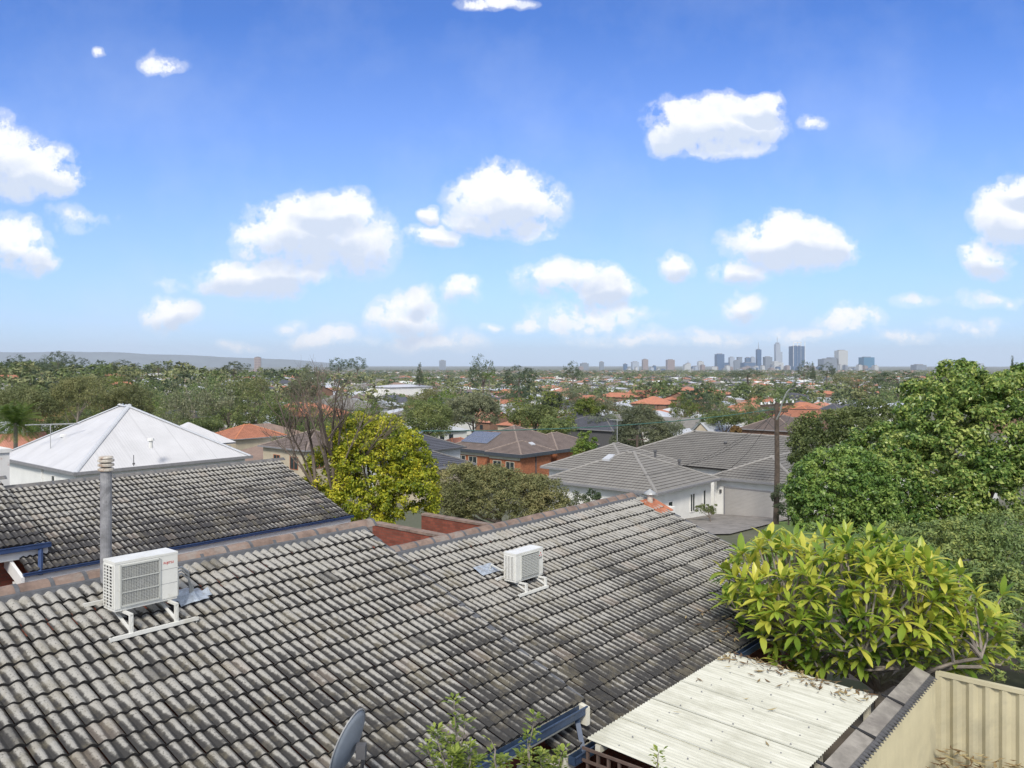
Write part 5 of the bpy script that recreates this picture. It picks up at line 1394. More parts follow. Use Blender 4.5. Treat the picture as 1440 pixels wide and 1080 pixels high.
def tower(label, x0, x1, yt, mat, Y=6500, yb=523, steps=(), frame=False, mast=None, name='office_tower', cat='tower', dp=None):
    k = Y/F; xc = (x0+x1)/2; c = P(xc, yb, Y); w = (x1-x0)*k; z1 = -(yt-HY)*k; gzv = gz(c.x, Y)-3
    r = thing(name, label, cat, (c.x, Y, gzv), rad(8)); d = dp or w*.8; a = w/2*.94
    m = MB(); m.box(-a, a, -d/2, d/2, 0, z1-gzv); 
    for (sx0, sx1, sy) in steps:
        m.box((sx0-xc)*k, (sx1-xc)*k, -d*.3, d*.3, 0, -(sy-HY)*k-gzv)
    b = m.build('tower_body', TM[mat], r)
    m = MB(); m.box(-a*.55, a*.55, -d*.3, d*.3, z1-gzv, z1-gzv+k*.9); m.build('plant_room', M['mgrey'], r)
    if frame:
        m = MB(); h = z1-gzv; H = frame*k
        for (fx, fh) in ((-a, .75), (-a*.3, .9), (a*.3, .9), (a, 1.0)): m.box(fx-k*.35, fx+k*.35, -d/2, -d/2+k*.7, h*.2, h+H*fh)
        m.box(-a, a*.4, -d/2, -d/2+k*.6, h+H*.75, h+H*.9); m.build('roof_frame', M['white'], r)
    if mast:
        m = MB(); m.tube([(0,0,z1-gzv), (0,0,-(mast-HY)*k-gzv)], [k*.45, k*.2], 6); m.build('mast', M['mgrey'], r)
    return r
tower('tallest blue glass skyscraper with a white framed crown, right of the stepped spire tower', 1111.5, 1129.5, 487, 'blue', frame=6.5)
tower('tall pale stepped skyscraper topped by a spire, left of the framed blue tower', 1089.5, 1096.5, 484, 'pale', steps=((1091,1095.4,481.5), (1096,1100,495)), mast=474)
tower('slim dark tower with a crane mast on top, in the middle of the city cluster', 1063.5, 1070, 491.5, 'blue', mast=481)
tower('broad blue grey tower at the left end of the main city cluster', 1006, 1017.5, 498, 'blue', steps=((1009,1024.5,510),))
tower('white concrete tower with ribbed face, standing apart right of the city cluster', 1175.5, 1190, 493, 'white')
tower('blue glass tower farthest right of the tall city buildings', 1210, 1227, 502.5, 'teal', steps=((1207,1212,516),))
tower('grey glass tower with sloping steps behind the dark pines', 1153, 1174, 505, 'grey', steps=((1165,1173,502.5),))
tower('pale slab tower just right of the broad blue grey tower', 1025, 1032.5, 502.5, 'pale')
tower('grey blue slab tower third from the left in the main cluster', 1030, 1042.5, 507, 'grey', steps=((1037,1042.8,502),))
tower('dark capped tower left of the slim crane tower', 1048, 1054.8, 503, 'blue')
tower('pale tower directly left of the slim crane tower', 1055.2, 1061.3, 502.5, 'pale')
tower('low wide blue building in front of the slim crane tower', 1043, 1060.5, 510, 'blue', Y=6300)
tower('grey tower between the slim crane tower and the spire tower', 1074, 1084.8, 502, 'grey')
tower('bright white building at the foot of the spire tower', 1085.5, 1100, 510, 'white', Y=6200, steps=((1087,1093,508),))
tower('cream round shouldered building at the left of the main cluster', 981, 989, 508.5, 'white')
tower('low dark blue office block left of the cream building', 971.5, 981, 515.5, 'blue')
tower('brownish twin slab apartment tower left of the city cluster', 937, 948, 506, 'brown')
tower('pale grey apartment tower, second tall block left of the brownish twin slab', 903, 911, 505.5, 'brown')
tower('pale wide apartment block left of the apartment towers', 888, 898, 509, 'pale')
tower('small dark block left of the pale wide apartment block', 876.5, 882, 512, 'blue')
tower('small lone grey tower on the horizon above the dark round tree', 843, 849, 509, 'grey')
tower('wide low blue grey building on the horizon left of the lone grey tower', 816, 827.5, 511, 'grey')
tower('yellowish building under a small crane left of the cream building', 964, 971, 511, 'white', mast=507)
tower('lone blue block on the horizon right of the centre left gums', 617.5, 627, 507, 'grey', Y=7500)
tower('brownish tower block on the horizon above the pyramid house rear roof', 358, 367, 502.5, 'brown', Y=4000)
tower('pale blue office block on the horizon above the right hand trees', 1283.5, 1300, 513, 'grey')
tower('large flat topped pale building on the far right horizon', 1356, 1379, 511, 'pale', Y=5500)
rgc = random.Random(44)
low = []
for i in range(70):
    x = rgc.choice((rgc.uniform(985,1240), rgc.uniform(800,1240), rgc.uniform(1040,1110)))
    low.append((x, rgc.uniform(2.5,8), rgc.uniform(513,519.5), rgc.choice(('white','white','pale','grey','blue','brown'))))
low.sort()

# ================================================================ suburban background
proto_c = bpy.data.collections.new('unused')
def far_house_mesh(kind, roofm, wallm, seed, small=False):
    rg = random.Random(seed); m = MB()
    w, d = rg.uniform(11,16), rg.uniform(9,13); h = rg.choice((2.9,2.9,3.0,5.4)) if kind != 2 else 3.0
    def blk(x0, x1, y0, y1, hh, gable=None):
        m2 = MB()
        hip_roof(m2, x0-.5, x1+.5, y0-.5, y1+.5, hh, .42 if kind != 2 else .3, None, None, gable=gable)
        for f, mi, uv, tc in zip(m2.f, m2.mi, m2.uv, m2.tc): m.face([m2.v[i] for i in f], 0 if mi == 0 else 2, uv)
        b = MB(); b.box(x0, x1, y0, y1, -2.5, hh-.02)
        for f, uv in zip(b.f, b.uv): m.face([b.v[i] for i in f], 1, uv)
        if gable == 'y':
            xm = (x0+x1)/2; t = (x1-x0)/2*(.42 if kind != 2 else .3)
            for y in (y0, y1): m.face([(x0,y,hh-.05),(x1,y,hh-.05),(xm,y,hh+t)], 1)
    blk(-w/2, w/2, -d/2, d/2, h, 'y' if kind == 1 else None)
    if kind != 1 or rg.random() < .5: blk(-w/2+rg.uniform(0,3), rg.uniform(-1,2), -d/2-rg.uniform(3,5), 0, h, None)
    # dark window strips, doors
    if not small:
        for k in range(3):
            x = -w/2+1.2+k*w/3.2; m.box(x, x+1.6, -d/2-.04, -d/2+.02, h-2.0, h-.7, 2); m.box(-w/2-.04, -w/2+.02, -d/2+1+k*2.8, -d/2+2.3+k*2.8, h-2.0, h-.7, 2)
            m.box(w/2-.02, w/2+.04, -d/2+1+k*2.8, -d/2+2.3+k*2.8, h-2.0, h-.7, 2)
    return m, (roofm, wallm)
ROOFS = [('orange','r_orange','brickb'), ('orange','r_orange','beige'), ('faded red','r_pink','brickb'), ('brown','r_lbrown','beige'), ('brown','r_brown','brickb'), ('grey','r_grey','offw'), ('charcoal','r_dark','offw'), ('white metal','zincw','offw'), ('white metal','zincw','whitew'), ('pale metal','zinc','beige')]
PROT = []
for i in range(30):
    cn, rm, wm = ROOFS[i % len(ROOFS)]; kind = 2 if 'metal' in cn else (i//10) % 2
    m, mm = far_house_mesh(kind, rm, wm, 500+i)
    PROT.append((cn, rm, wm, m))
def proto_split(m, rm, wm):
    """turn the builder into a roof mesh and a wall mesh (with its windows)"""
    a = MB(); b = MB(); c = MB()
    for f, mi, uv in zip(m.f, m.mi, m.uv):
        t = (a, b, c)[mi]; t.face([m.v[i] for i in f], 0, uv)
    out = []
    for n, x, mt in (('roof', a, M[rm]), ('wall', b, M[wm]), ('window', c, M['glass'])):
        if x.f:
            o = x.build(n, mt); out.append(o.data); bpy.data.objects.remove(o)
        else: out.append(None)
    return out
def proto_one(m, rm, wm):
    o = m.build('far_house', [M[rm], M[wm], M['dgrey']]); me = o.data; bpy.data.objects.remove(o); return me
PSPLIT = [proto_split(m, rm, wm) for cn, rm, wm, m in PROT]
PONE = [proto_one(m, rm, wm) for cn, rm, wm, m in PROT]

# tree prototypes, height about 1
def tree_proto(kind, seed, near):
    rg = random.Random(seed)
    if kind == 'broad': bl = [(0,0,.62,.40,.40,.34)] + [(rg.uniform(-.3,.3), rg.uniform(-.3,.3), rg.uniform(.42,.78), rg.uniform(.16,.25), rg.uniform(.16,.25), rg.uniform(.14,.22)) for _ in range(6)]
    elif kind == 'gum': bl = [(0,0,.68,.26,.26,.2)]+[(rg.uniform(-.3,.3), rg.uniform(-.3,.3), rg.uniform(.5,.88), rg.uniform(.15,.26), rg.uniform(.15,.26), rg.uniform(.11,.17)) for _ in range(8)]
    elif kind == 'pine': bl = [(0,0,.2+.1*i, .26-.03*i, .26-.03*i, .07) for i in range(8)]
    else: bl = [(0,0,.55,.16,.16,.45)]
    ls = .035 if near else .075; n = (130 if near else 46) if kind != 'slim' else 40; per = 34 if near else 14
    V = leaf_cloud(bl, n, per, .085 if near else .10, ls, seed, -.7, .2)
    cm = np_mesh('crown', V, M['l_green'])
    m = MB(); trunk_limbs(m, (0,0,-.15), (0,0,.62 if kind != 'pine' else .9), .022, bl, rg, nl=5)
    o = m.build('trunk', M['barkp' if kind == 'gum' else 'bark']); tm = o.data; bpy.data.objects.remove(o)
    return cm, tm
TP = {}
for near in (True, False):
    for kind, mats in (('broad', ('l_green','l_lime','l_olive','l_autumn','l_dark','l_grey')), ('gum', ('l_olive','l_grey','l_dark')), ('pine', ('l_dark',)), ('slim', ('l_dark','l_green'))):
        for s in range(2 if kind in ('pine','slim') else 3):
            cm, tm = tree_proto(kind, 600+s*7+len(kind), near)
            for mt in mats:
                c2_ = cm.copy(); c2_.materials.clear(); c2_.materials.append(M[mt]); TP.setdefault((near, kind, mt), []).append((c2_, tm))
ORD = ['', 'second ', 'third ', 'fourth ', 'fifth ', 'sixth ', 'seventh ', 'eighth ', 'ninth ', 'tenth ', 'eleventh ', 'twelfth ', 'thirteenth ', 'fourteenth ', 'fifteenth ', 'sixteenth ', 'seventeenth ', 'eighteenth ', 'nineteenth ', 'twentieth ']
LANDX = [(0, 95, 'above the pyramid roof eave'), (95, 190, 'left of the roof peak'), (190, 290, 'right of the roof peak'), (290, 390, 'left of the bare tree'), (390, 480, 'behind the bare tree'), (480, 580, 'above the yellow tree'), (580, 650, 'left of the lone gum'), (650, 730, 'under the lone gum'), (730, 800, 'left of the dark skyline tree'), (800, 880, 'above the charcoal houses'), (880, 960, 'above the feathery tree'), (960, 1030, 'above the gabled cottage'), (1030, 1095, 'left of the power pole'), (1095, 1180, 'above the bright orange roof'), (1180, 1260, 'under the rightmost tower'), (1260, 1450, 'above the big glossy tree')]
def land(x):
    for a, b, s in LANDX:
        if a <= x < b: return s
    return LANDX[0][2] if x < 0 else LANDX[-1][2]
# skyline of the near things (things wholly below it are left out)
SKY = [(0,600),(60,610),(130,590),(190,570),(270,600),(360,632),(440,640),(470,600),(500,575),(560,580),(600,600),(640,595),(720,580),(760,590),(800,600),(870,590),(905,575),(950,600),(1000,590),(1100,590),(1120,590),(1180,576),(1240,570),(1290,548),(1330,528),(1400,512),(1440,512)]
def hidden(x, ytop):
    for (a, ya), (b, yb) in zip(SKY, SKY[1:]):
        if a <= x <= b: return ytop > ya+(yb-ya)*(x-a)/(b-a)-1
    return False
rg = random.Random(2024)
cand_h = []; cand_t = []
def reserved(x, Y): # keep the custom houses clear
    return Y < 105 or (Y < 150 and 560 < x < 1280)
# individual street grid lots
LU_, LV_ = 21.0, 19.0
for iu in range(-80, 420):
    for iv in range(-260, 420):
        u = iu*LU_; v = iv*LV_
        X = u*math.cos(GR)-v*math.sin(GR); Y = u*math.sin(GR)+v*math.cos(GR)
        if Y < 100 or Y > 5600: continue
        x = HX+F*X/Y
        if x < -60 or x > 1500: continue
        if Y > 1500 and rg.random() < min(.78, (Y-1500)/2600): continue
        if reserved(x, Y): continue
        green = .5+.5*mnoise.noise(Vector((X/230, Y/230, 9.7)))
        if x < 420 and Y < 900: green += .22
        ju, jv = rg.uniform(-2,2), rg.uniform(-2,2)
        if iu % 5 == 0: hp = 0.0                    # street rows: trees only
        else: hp = .94 - max(0, green-.56)*1.4
        if rg.random() < hp:
            p = W(u+ju, v+jv); z = gz(p.x, p.y); hx = HX+F*p.x/p.y; t = pix((p.x, p.y, z+5))[1]
            if not hidden(hx, t): cand_h.append((p.y, p.x, z, hx))
        nt_ = rg.choice((1,1,2,2)) if hp > 0 else rg.choice((1,1,2))
        if green > .62: nt_ += 1
        if x < 420 and Y < 700: nt_ += 1
        for k in range(nt_):
            p = W(u+rg.choice((-.5,.5))*LU_*rg.uniform(.7,1.1), v+rg.uniform(-.5,.5)*LV_); z = gz(p.x, p.y)
            if p.y < 95: continue
            h = rg.uniform(4.6,8.0) if rg.random() < .82 else rg.uniform(9,13)
            if p.y > 700: h *= .85
            if x < 420 and Y < 900: h *= 1.12
            tx = HX+F*p.x/p.y; t = pix((p.x, p.y, z+h))[1]
            if reserved(tx, p.y): continue
            if not hidden(tx, t): cand_t.append((p.y, p.x, z, tx, h))
cand_h.sort(); cand_t.sort()
NI = 285
items = []
Hroot = {}
def band(Y, cuts): 
    for i, c_ in enumerate(cuts):
        if Y < c_: return i
    return len(cuts)
def place_house(i, Y, X, z, hx, split):
    pi = rg.randrange(30); 
    if rg.random() < .35: pi = rg.choice((7,8,17,18,5,15))
    cn = PROT[pi][0]; rot = GR + rg.choice((0, math.pi/2, math.pi, -math.pi/2)) + rg.uniform(-.04,.04)
    r = thing('suburban_house', None, 'house', (X, Y, z), rot, 'suburban houses in the valley') if split else None
    if split:
        for n, me in zip(('roof','wall','window'), PSPLIT[pi]):
            if me is None: continue
            o = bpy.data.objects.new(n, me); col.objects.link(o); o.parent = r
    else:
        r = bpy.data.objects.new('suburban_house', PONE[pi]); col.objects.link(r); r.location = (X, Y, z); r.rotation_euler = (0,0,rot)
        tag(r, None, 'house', 'suburban houses in the valley')
    s = rg.uniform(.85,1.15); r.scale = (s, s, 1)
    return r, cn+' roofed house'
stuffH = []
for i, (Y, X, z, hx) in enumerate(cand_h):
    if i < NI:
        r, d = place_house(i, Y, X, z, hx, Y < 330); items.append((r, d, hx, Y))
    else: stuffH.append((Y, X, z))
TK = [('broad','l_green','green tree'), ('broad','l_green','green tree'), ('broad','l_olive','olive green tree'), ('broad','l_lime','light green tree'), ('broad','l_dark','dark round tree'), ('gum','l_olive','spreading olive gum'), ('gum','l_grey','grey green gum'), ('gum','l_dark','dark gum'), ('broad','l_autumn','brownish tree'), ('pine','l_dark','dark conical pine'), ('slim','l_dark','slim dark cypress')]
TW = [8, 7, 4.5, 6.5, 2, 2, 2, .8, 1, .5, .5]
def place_tree(Y, X, z, tx, h, forced=None, name=None):
    kind, mt, desc = forced or rg.choices(TK, TW)[0]
    near = Y < 720 if forced else Y < 420
    cm, tm = rg.choice(TP[(near, kind, mt)])
    nm = {'broad':'broad_tree','gum':'gum_tree','pine':'pine_tree','slim':'cypress_tree'}[kind]
    r = thing(name or nm, None, 'tree', (X, Y, z), rg.uniform(0, 6.28), None)
    sxy = h*rg.uniform(.9,1.35) if kind == 'broad' else h*rg.uniform(.8,1.1)
    r.scale = (sxy, sxy, h)
    for n, me in (('crown', cm), ('trunk', tm)):
        o = bpy.data.objects.new(n, me); col.objects.link(o); o.parent = r
    return r, desc
stuffT = []
for i, (Y, X, z, tx, h) in enumerate(cand_t):
    if i < NI-40:
        r, d = place_tree(Y, X, z, tx, h); r['group'] = 'trees among the suburban houses'; items.append((r, d, tx, Y))
    else: stuffT.append((Y, X, z, tx, h))
# labels that single each one out: kind, landmark, distance rank
grp = {}
for it in items:
    Y = it[3]; b = band(Y, (150, 190, 230, 280, 340))
    grp.setdefault((it[1], land(it[2]), b), []).append(it)
DIST = ['nearest', 'near', 'lower middle', 'middle', 'upper middle', 'far']
for (d, ln, b), L_ in grp.items():
    L_.sort(key=lambda q: q[2])
    for i, it in enumerate(L_):
        o_ = ORD[i] if i < 20 else ''
        it[0]['label'] = ('%s %s, %s distance' % (d, ln, DIST[b])) if len(L_) == 1 else ('%s%s from left %s, %s distance' % ((o_ or 'first '), d, ln, DIST[b]))
print('houses', len(cand_h), 'trees', len(cand_t), 'last individual Y', cand_h[min(NI, len(cand_h))-1][0], cand_t[min(NI-40, len(cand_t))-1][0])

# the rest as one mass each
rn = np.random.default_rng(5)
def far_houses():
    mats = ['r_orange','r_pink','r_lbrown','r_brown','r_grey','r_dark','zincw','zincw','whitew','beige','brickb','offw']
    m = MB()
    for (Y, X, z) in stuffH:
        w = rg.uniform(7,11); d = rg.uniform(5,7.5); h = rg.choice((2.9,3.0,5.2)); ri = rg.choice((0,1,2,3,4,4,5,6,6,7,7,8,8)); wi = rg.choice((8,9,10,11,11)); t = .42 if ri < 6 else .25
        if Y > 1500: w *= 1.5; d *= 1.4
        a = GR+rg.choice((0, math.pi/2)); ca, sa = math.cos(a), math.sin(a)
        def T(x, y, zz): return (X+x*ca-y*sa, Y+x*sa+y*ca, z+zz)
        c = [(-w,-d),(w,-d),(w,d),(-w,d)]
        for k in range(4):
            p, q = c[k], c[(k+1)%4]; m.face([T(*p,-3), T(*q,-3), T(*q,h), T(*p,h)], wi)
        r0, r1 = (-w+d,0), (w-d,0); e = .5; zt = h+d*t
        A, B2, C2, D2 = T(-w-e,-d-e,h), T(w+e,-d-e,h), T(w+e,d+e,h), T(-w-e,d+e,h); R0, R1 = T(*r0,zt), T(*r1,zt)
        m.face([A,B2,R1,R0], ri); m.face([B2,C2,R1], ri); m.face([C2,D2,R0,R1], ri); m.face([D2,A,R0], ri)
    o = m.build('distant_houses', [M[k] for k in mats]); tag(o, 'mass of tiny far roofs spreading to the city', 'houses', None, 'stuff')
far_houses()
def far_trees():
    tm = leaf_cloud([(0,0,.6,.42,.42,.36)], 15, 7, .17, .17, 3, -.6, .1)
    tms = [leaf_cloud([(0,0,.6,.40,.40,.34),(.2,.1,.5,.25,.25,.2)], 16, 7, .16, .17, 3+k, -.6, .1) for k in range(5)]
    gm = [leaf_cloud([(rg.uniform(-.25,.25), rg.uniform(-.22,.22), rg.uniform(.5,.85), .24,.24,.17) for _ in range(6)], 26, 7, .12, .14, 40+k, -.6, .1) for k in range(4)]
    out = [[], [], [], []]
    for (Y, X, z, tx, h) in stuffT:
        t = (gm if h > 9 else tms)[rg.randrange(4)]
        if Y > 1500: h *= 1.25
        a = rg.uniform(0, 6.28); ca, sa = math.cos(a), math.sin(a); s = h*rg.uniform(1.0,1.4)*(1.25 if Y > 1500 else 1)
        q = np.empty_like(t); q[:,0] = X+(t[:,0]*ca-t[:,1]*sa)*s; q[:,1] = Y+(t[:,0]*sa+t[:,1]*ca)*s; q[:,2] = z+t[:,2]*h
        out[rg.choices(range(4), (5,3,4,1.5))[0]].append(q)
    allv = []; cnt = []
    for o in out: v = np.concatenate(o) if o else np.zeros((0,3)); allv.append(v); cnt.append(len(v)//4)
    me = np_mesh('distant_trees', np.concatenate(allv), M['l_far'])
    for k in ('l_dark','l_green','l_olive'): me.materials.append(M[k])
    mi = np.concatenate([np.full(c_, i, dtype=np.int32) for i, c_ in enumerate(cnt)]); me.polygons.foreach_set('material_index', mi)
    o = bpy.data.objects.new('distant_trees', me); col.objects.link(o); tag(o, 'far off wood of tree crowns between the distant roofs', 'trees', None, 'stuff')
far_trees()

# custom skyline trees
def sky_tree(label, x, ytop, ybase, Y, forced, wpx=None, name=None):
    p = P(x, ybase, Y); h = (ybase-ytop)/F*Y*1.35; zt = P(x, ytop, Y).z; r, d = place_tree(Y, p.x, zt-h, x, h/0.98, forced, name)
    if wpx: s = wpx/F*Y/0.85; r.scale = (s, s, h)
    r['label'] = label; r['category'] = 'tree'
g1 = ('broad','l_dark','x'); g2 = ('broad','l_dark','x'); g3 = ('pine','l_dark','x')
sky_tree('lone tall gum with domed crown breaking the horizon at the centre', 678, 498, 545, 400, g1, 38)
sky_tree('dark leaning tree breaking the horizon right of the lone gum', 805, 508, 536, 420, g1, 22)
sky_tree('wide dark gum on the skyline left of the centre', 476, 503, 524, 700, g1, 28)
sky_tree('dark gum on the skyline second from the bare tree', 502, 502, 522, 690, g2, 26)
sky_tree('norfolk pine left of the centre with tiered branches', 590, 509, 536, 420, g3, 18)
sky_tree('dark umbrella pine in front of the framed blue tower', 1131, 507, 530, 700, g1, 17)
sky_tree('dark pine between the framed blue tower and the white tower', 1143, 508, 530, 710, g3, 12)
sky_tree('dark wide gum in front of the sloping grey tower', 1163, 509, 530, 690, g1, 22)
sky_tree('small norfolk pine standing above the glossy tree on the right horizon', 1424, 500, 540, 480, g3, 15)
sky_tree('tall gum standing highest on the left skyline', 82, 494, 524, 520, g1, 34)
sky_tree('dark gum beside the highest left gum', 60, 499, 524, 540, g2, 22)
sky_tree('dark gum at the left edge of the skyline', 25, 499, 524, 540, g2, 34)
sky_tree('dark tree cluster right of the highest left gum', 112, 503, 524, 560, g1, 26)
sky_tree('round dark tree on the left skyline above the pyramid roof', 172, 506, 526, 540, g2, 34)
sky_tree('dark tree on the left skyline right of the pyramid roof', 330, 508, 528, 520, g2, 36)
sky_tree('flat dark tree on the skyline left of the bare tree', 222, 508, 526, 560, g1, 32)
sky_tree('dark rounded tree in front of the city cluster', 1052, 518, 532, 620, g2, 42)
sky_tree('broad olive tree below the white concrete tower', 1205, 522, 548, 420, ('broad','l_olive','x'), 60)
sky_tree('broad dark tree below the farthest right blue tower', 1262, 521, 548, 400, g2, 60)
sky_tree('tall grey tree above the glossy tree', 1345, 512, 545, 330, ('broad','l_olive','x'), 44)
sky_tree('dark crowned tree left of the feathery grey tree', 730, 514, 545, 380, g2, 46)
sky_tree('dark crowned tree above the bare tree', 436, 512, 550, 330, ('broad','l_grey','x'), 34)
sky_tree('dark cypress beside the orange roofs left of the bare tree', 262, 556, 578, 230, ('slim','l_dark','x'), 8)
# low city buildings
for i, (x, w, yt, mt) in enumerate(low):
    nmz = {'white':'white','pale':'pale','grey':'grey','blue':'dark blue','brown':'brown'}[mt]
    lo_ = [q for q in low if q[3] == mt and land(q[0]) == land(x)]; k = lo_.index((x, w, yt, mt))
    tower('%slow %s city building from left, %s' % (ORD[min(k, 19)] or 'first ', nmz, land(x)), x-w/2, x+w/2, yt, mt, Y=5700+rgc.uniform(0,600), name='city_building', cat='building', dp=40)

# ================================================================ haze, sky, sun, camera
def haze():
    m = bpy.data.materials.new('haze'); m.use_nodes = True; nt = m.node_tree; nt.nodes.clear()
    out = nt.nodes.new('ShaderNodeOutputMaterial'); v = nt.nodes.new('ShaderNodeVolumePrincipled')
    v.inputs['Color'].default_value = (.76,.86,1.0,1); v.inputs['Density'].default_value = HAZE; v.inputs['Anisotropy'].default_value = -0.1
    L(nt, v.outputs[0], out.inputs['Volume'])
    b = MB(); b.box(-21500, 21500, -21500, 21500, -80, 420); o = b.build('haze', m); tag(o, 'thin blue haze veiling the distance', 'haze', None, 'stuff')
HAZE = 4.2e-5
haze()
SUN_EL, SUN_AZ = 42.0, 187.0      # azimuth clockwise from the viewing direction (+Y)
SUN_STR, SKY_STR, EXPO = 2.5, 0.13, 0.50
sd = Vector((math.sin(rad(SUN_AZ))*math.cos(rad(SUN_EL)), math.cos(rad(SUN_AZ))*math.cos(rad(SUN_EL)), math.sin(rad(SUN_EL))))
sl = bpy.data.lights.new('sun', 'SUN'); sl.energy = SUN_STR; sl.angle = rad(12.0); sl.color = (1.0, .93, .82)
so = bpy.data.objects.new('sun', sl); col.objects.link(so); so.rotation_euler = (-sd).to_track_quat('-Z', 'Y').to_euler(); so.location = (0,-20,60)
def world():
    w = bpy.data.worlds.new('World'); scene.world = w; w.use_nodes = True; nt = w.node_tree; nt.nodes.clear()
    out = nt.nodes.new('ShaderNodeOutputWorld')
    sk = nt.nodes.new('ShaderNodeTexSky'); sk.sky_type = 'NISHITA'; sk.sun_disc = False
    sk.sun_elevation = rad(SUN_EL); sk.sun_rotation = rad(SUN_AZ); sk.altitude = 50; sk.air_density = SKYP[0]; sk.dust_density = SKYP[1]; sk.ozone_density = SKYP[2]
    geo = nt.nodes.new('ShaderNodeTexCoord'); sp = nt.nodes.new('ShaderNodeSeparateXYZ'); L(nt, geo.outputs['Generated'], sp.inputs[0])
    Yc = mth(nt, 'MAXIMUM', sp.outputs[1], .05)
    a = mth(nt, 'DIVIDE', sp.outputs[0], Yc); b = mth(nt, 'DIVIDE', sp.outputs[2], Yc)
    cb = nt.nodes.new('ShaderNodeCombineXYZ'); L(nt, a, cb.inputs[0]); L(nt, b, cb.inputs[1])
    def cn(scale, det, rough, out_='Fac'):
        n = nt.nodes.new('ShaderNodeTexNoise'); n.inputs['Scale'].default_value = scale; n.inputs['Detail'].default_value = det; n.inputs['Roughness'].default_value = rough
        L(nt, cb.outputs[0], n.inputs['Vector']); return n.outputs[out_]
    def vm(op, x, y, z=None):
        n = nt.nodes.new('ShaderNodeVectorMath'); n.operation = op
        for i, q in enumerate((x, y, z)):
            if q is None: continue
            if isinstance(q, tuple): n.inputs[i].default_value = q
            else: L(nt, q, n.inputs[i])
        return n
    def grade(c):
        """clear air: deeper, purer blue than the model's"""
        sc = vm('MULTIPLY', c, tuple(SKT)).outputs[0]
        g = nt.nodes.new('ShaderNodeGamma'); g.inputs[1].default_value = SKG; L(nt, sc, g.inputs[0]); return g.outputs[0]
    def bgd(c):
        g = nt.nodes.new('ShaderNodeBackground'); L(nt, c, g.inputs[0]); g.inputs[1].default_value = SKY_STR; return g.outputs[0]
    clear = grade(sk.outputs[0])
    # behind and above the view: the same sky evenly whitened, an added neutral fill
    plain = bgd(mixc(nt, BACKFILL, clear, (CLB*.9, CLB*.9, CLB*.88)))
    warp = cn(10, 3, .6, 'Color')
    p_ = vm('MULTIPLY_ADD', warp, (.06,.06,0), cb.outputs[0]).outputs[0]; p_ = vm('SUBTRACT', p_, (.03,.03,0)).outputs[0]
    n1 = cn(18, 7, .62); n2 = cn(60, 5, .65)
    e = mth(nt, 'ADD', mth(nt, 'MULTIPLY', mth(nt, 'SUBTRACT', n1, .5), 2.5), mth(nt, 'MULTIPLY', mth(nt, 'SUBTRACT', n2, .5), 1.25))
    veil = ramp(nt, b, [(0, (.72,.72,.72)), (.035, (.58,.58,.58)), (.10, (.48,.48,.48)), (.22, (.26,.26,.26)), (.42, (.05,.05,.05))])
    wisp = ramp(nt, cn(5, 6, .6), [(.45, (0,0,0)), (.75, (.16,.16,.16))])
    base = mixc(nt, mth(nt, 'ADD', veil, wisp, clamp=True), clear, (CLB*.62, CLB*.72, CLB*.93))
    CL = [(20,235,80,40,1),(70,250,42,22,1),(-20,215,60,45,1),(5,345,60,34,1),(45,360,28,18,.9),(139,65,10,8,.55),(232,80,32,16,.6),(690,8,50,12,.7),
          (440,325,92,48,1.1),(370,385,78,26,1),(500,345,52,40,1),(330,398,48,15,.8),(470,300,52,32,1),(712,282,70,40,1.1),(605,335,40,16,.8),(665,312,40,20,.9),(600,303,16,14,.8),(750,320,30,16,.7),
          (1010,172,82,38,1.1),(948,195,34,20,1),(1070,150,34,20,1),(1020,212,60,16,.9),(1140,170,26,14,.42),(1428,300,50,46,1.1),(1388,360,34,24,1),(1440,265,30,20,1),
          (1112,345,80,36,1.1),(1040,388,40,16,.8),(1165,350,38,22,.9),(952,372,24,20,.85),(245,440,36,24,.9),(575,445,50,30,.85),(590,425,24,18,.8),(648,412,24,20,.8),
          (790,392,62,26,.8),(850,408,44,24,.85),(828,445,84,24,.6),(1045,430,32,16,.75),(1195,450,44,18,.72),(1000,470,50,13,.5),(460,472,50,16,.62),(340,488,40,9,.4),(1120,468,60,13,.48),(742,458,24,12,.55),(120,300,60,22,.30),(690,458,16,7,.5),(1360,462,60,14,.4),(1400,420,60,14,.36),(880,476,96,15,.46),(1280,474,70,12,.44),(600,478,90,16,.5),(410,450,30,12,.4),(1290,425,40,12,.36),(240,398,30,10,.3)]
    def sector(x0, x1):
        dens = shade = None
        for (x, y, rx, ry, k) in CL:
            rx *= 1.02; ry *= 1.04
            if x+rx*1.6+45 < x0 or x-rx*1.6-45 > x1: continue
            m_ = vm('MULTIPLY_ADD', p_, (F/rx, F/ry, 0), (-(x-HX)/rx, (y-HY)/ry, 0))
            l_ = vm('LENGTH', m_.outputs[0], None).outputs['Value']
            d_ = mth(nt, 'MULTIPLY_ADD', l_, -k*.95, 1.42*k, clamp=True); dens = d_ if dens is None else mth(nt, 'MAXIMUM', dens, d_)
            if k > .72:
                q_ = mth(nt, 'MULTIPLY', d_, vm('DOT_PRODUCT', m_.outputs[0], (0,-1,0)).outputs['Value']); shade = q_ if shade is None else mth(nt, 'MAXIMUM', shade, q_)
        if dens is None: return bgd(base)
        tot = mth(nt, 'ADD', dens, mth(nt, 'MULTIPLY', e, mth(nt, 'MULTIPLY', dens, 1.5, clamp=True)))
        cov = ramp(nt, tot, [(.16, (0,0,0)), (.36, (.28,.28,.28)), (.56, (.82,.82,.82)), (.82, (1,1,1))], 'EASE')
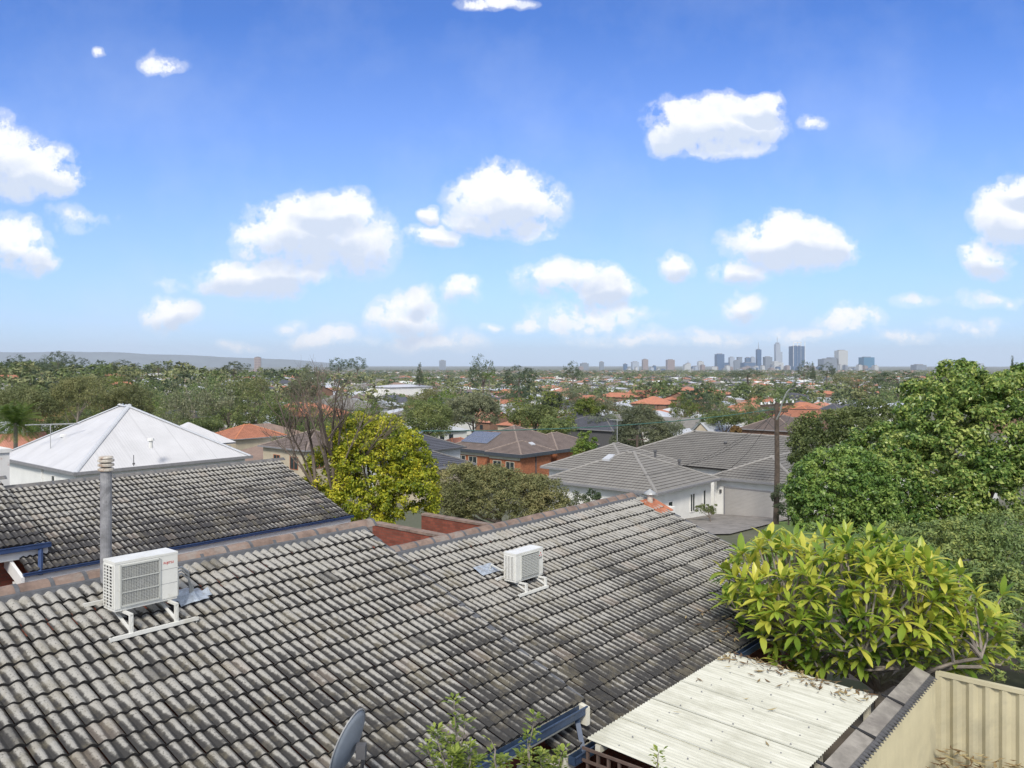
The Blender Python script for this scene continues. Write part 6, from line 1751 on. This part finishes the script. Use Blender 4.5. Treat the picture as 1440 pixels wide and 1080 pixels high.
        if shade is None: lit = (1.0,1.0,1.0)
        else: lit = ramp(nt, mth(nt, 'ADD', shade, mth(nt, 'MULTIPLY', mth(nt, 'SUBTRACT', n1, .5), .9)), [(.0, (1.0,1.0,1.0)), (.38, (.62,.70,.83))])
        cc = mixc(nt, 1.0, lit, (CLB, CLB, CLB*1.02), 'MULTIPLY')
        return bgd(mixc(nt, cov, base, cc))
    cuts = [190, 400, 560, 700, 880, 1020, 1220]
    def tree(lo, hi):
        if hi-lo == 0: return sector(([-900]+cuts)[lo], (cuts+[2400])[lo])
        mid = (lo+hi)//2; mx = nt.nodes.new('ShaderNodeMixShader')
        L(nt, mth(nt, 'GREATER_THAN', a, (cuts[mid]-HX)/F), mx.inputs[0]); L(nt, tree(lo, mid), mx.inputs[1]); L(nt, tree(mid+1, hi), mx.inputs[2]); return mx.outputs[0]
    front = tree(0, len(cuts))
    r1 = mth(nt, 'GREATER_THAN', sp.outputs[1], .35)
    inb = mth(nt, 'MULTIPLY', r1, mth(nt, 'MULTIPLY', mth(nt, 'LESS_THAN', b, .60), mth(nt, 'LESS_THAN', mth(nt, 'ABSOLUTE', a), .95)))
    mx = nt.nodes.new('ShaderNodeMixShader'); L(nt, inb, mx.inputs[0]); L(nt, plain, mx.inputs[1]); L(nt, front, mx.inputs[2]); L(nt, mx.outputs[0], out.inputs[0])
    w.cycles.sampling_method = 'MANUAL'; w.cycles.sample_map_resolution = 512
SKYP = (1.0, 0.6, 3.0); SKT = (.30, .485, .725); SKG = 1.25; CLB = 6.2; BACKFILL = .68
world()
cd = bpy.data.cameras.new('camera'); co_ = bpy.data.objects.new('camera', cd); col.objects.link(co_)
co_.location = (0,0,0); co_.rotation_euler = (math.pi/2, 0, 0)
cd.sensor_width = 36; cd.lens = 36*F/1440; cd.shift_y = -28/1440; cd.clip_start = .1; cd.clip_end = 60000
scene.camera = co_
vs = scene.view_settings; vs.view_transform = 'Standard'; vs.look = 'None'; vs.gamma = 1; vs.exposure = EXPO
scene.render.resolution_x = 1024; scene.render.resolution_y = 768
scene.cycles.volume_bounces = 0; scene.cycles.max_bounces = 6; scene.cycles.transparent_max_bounces = 8
scene.cycles.use_denoising = True
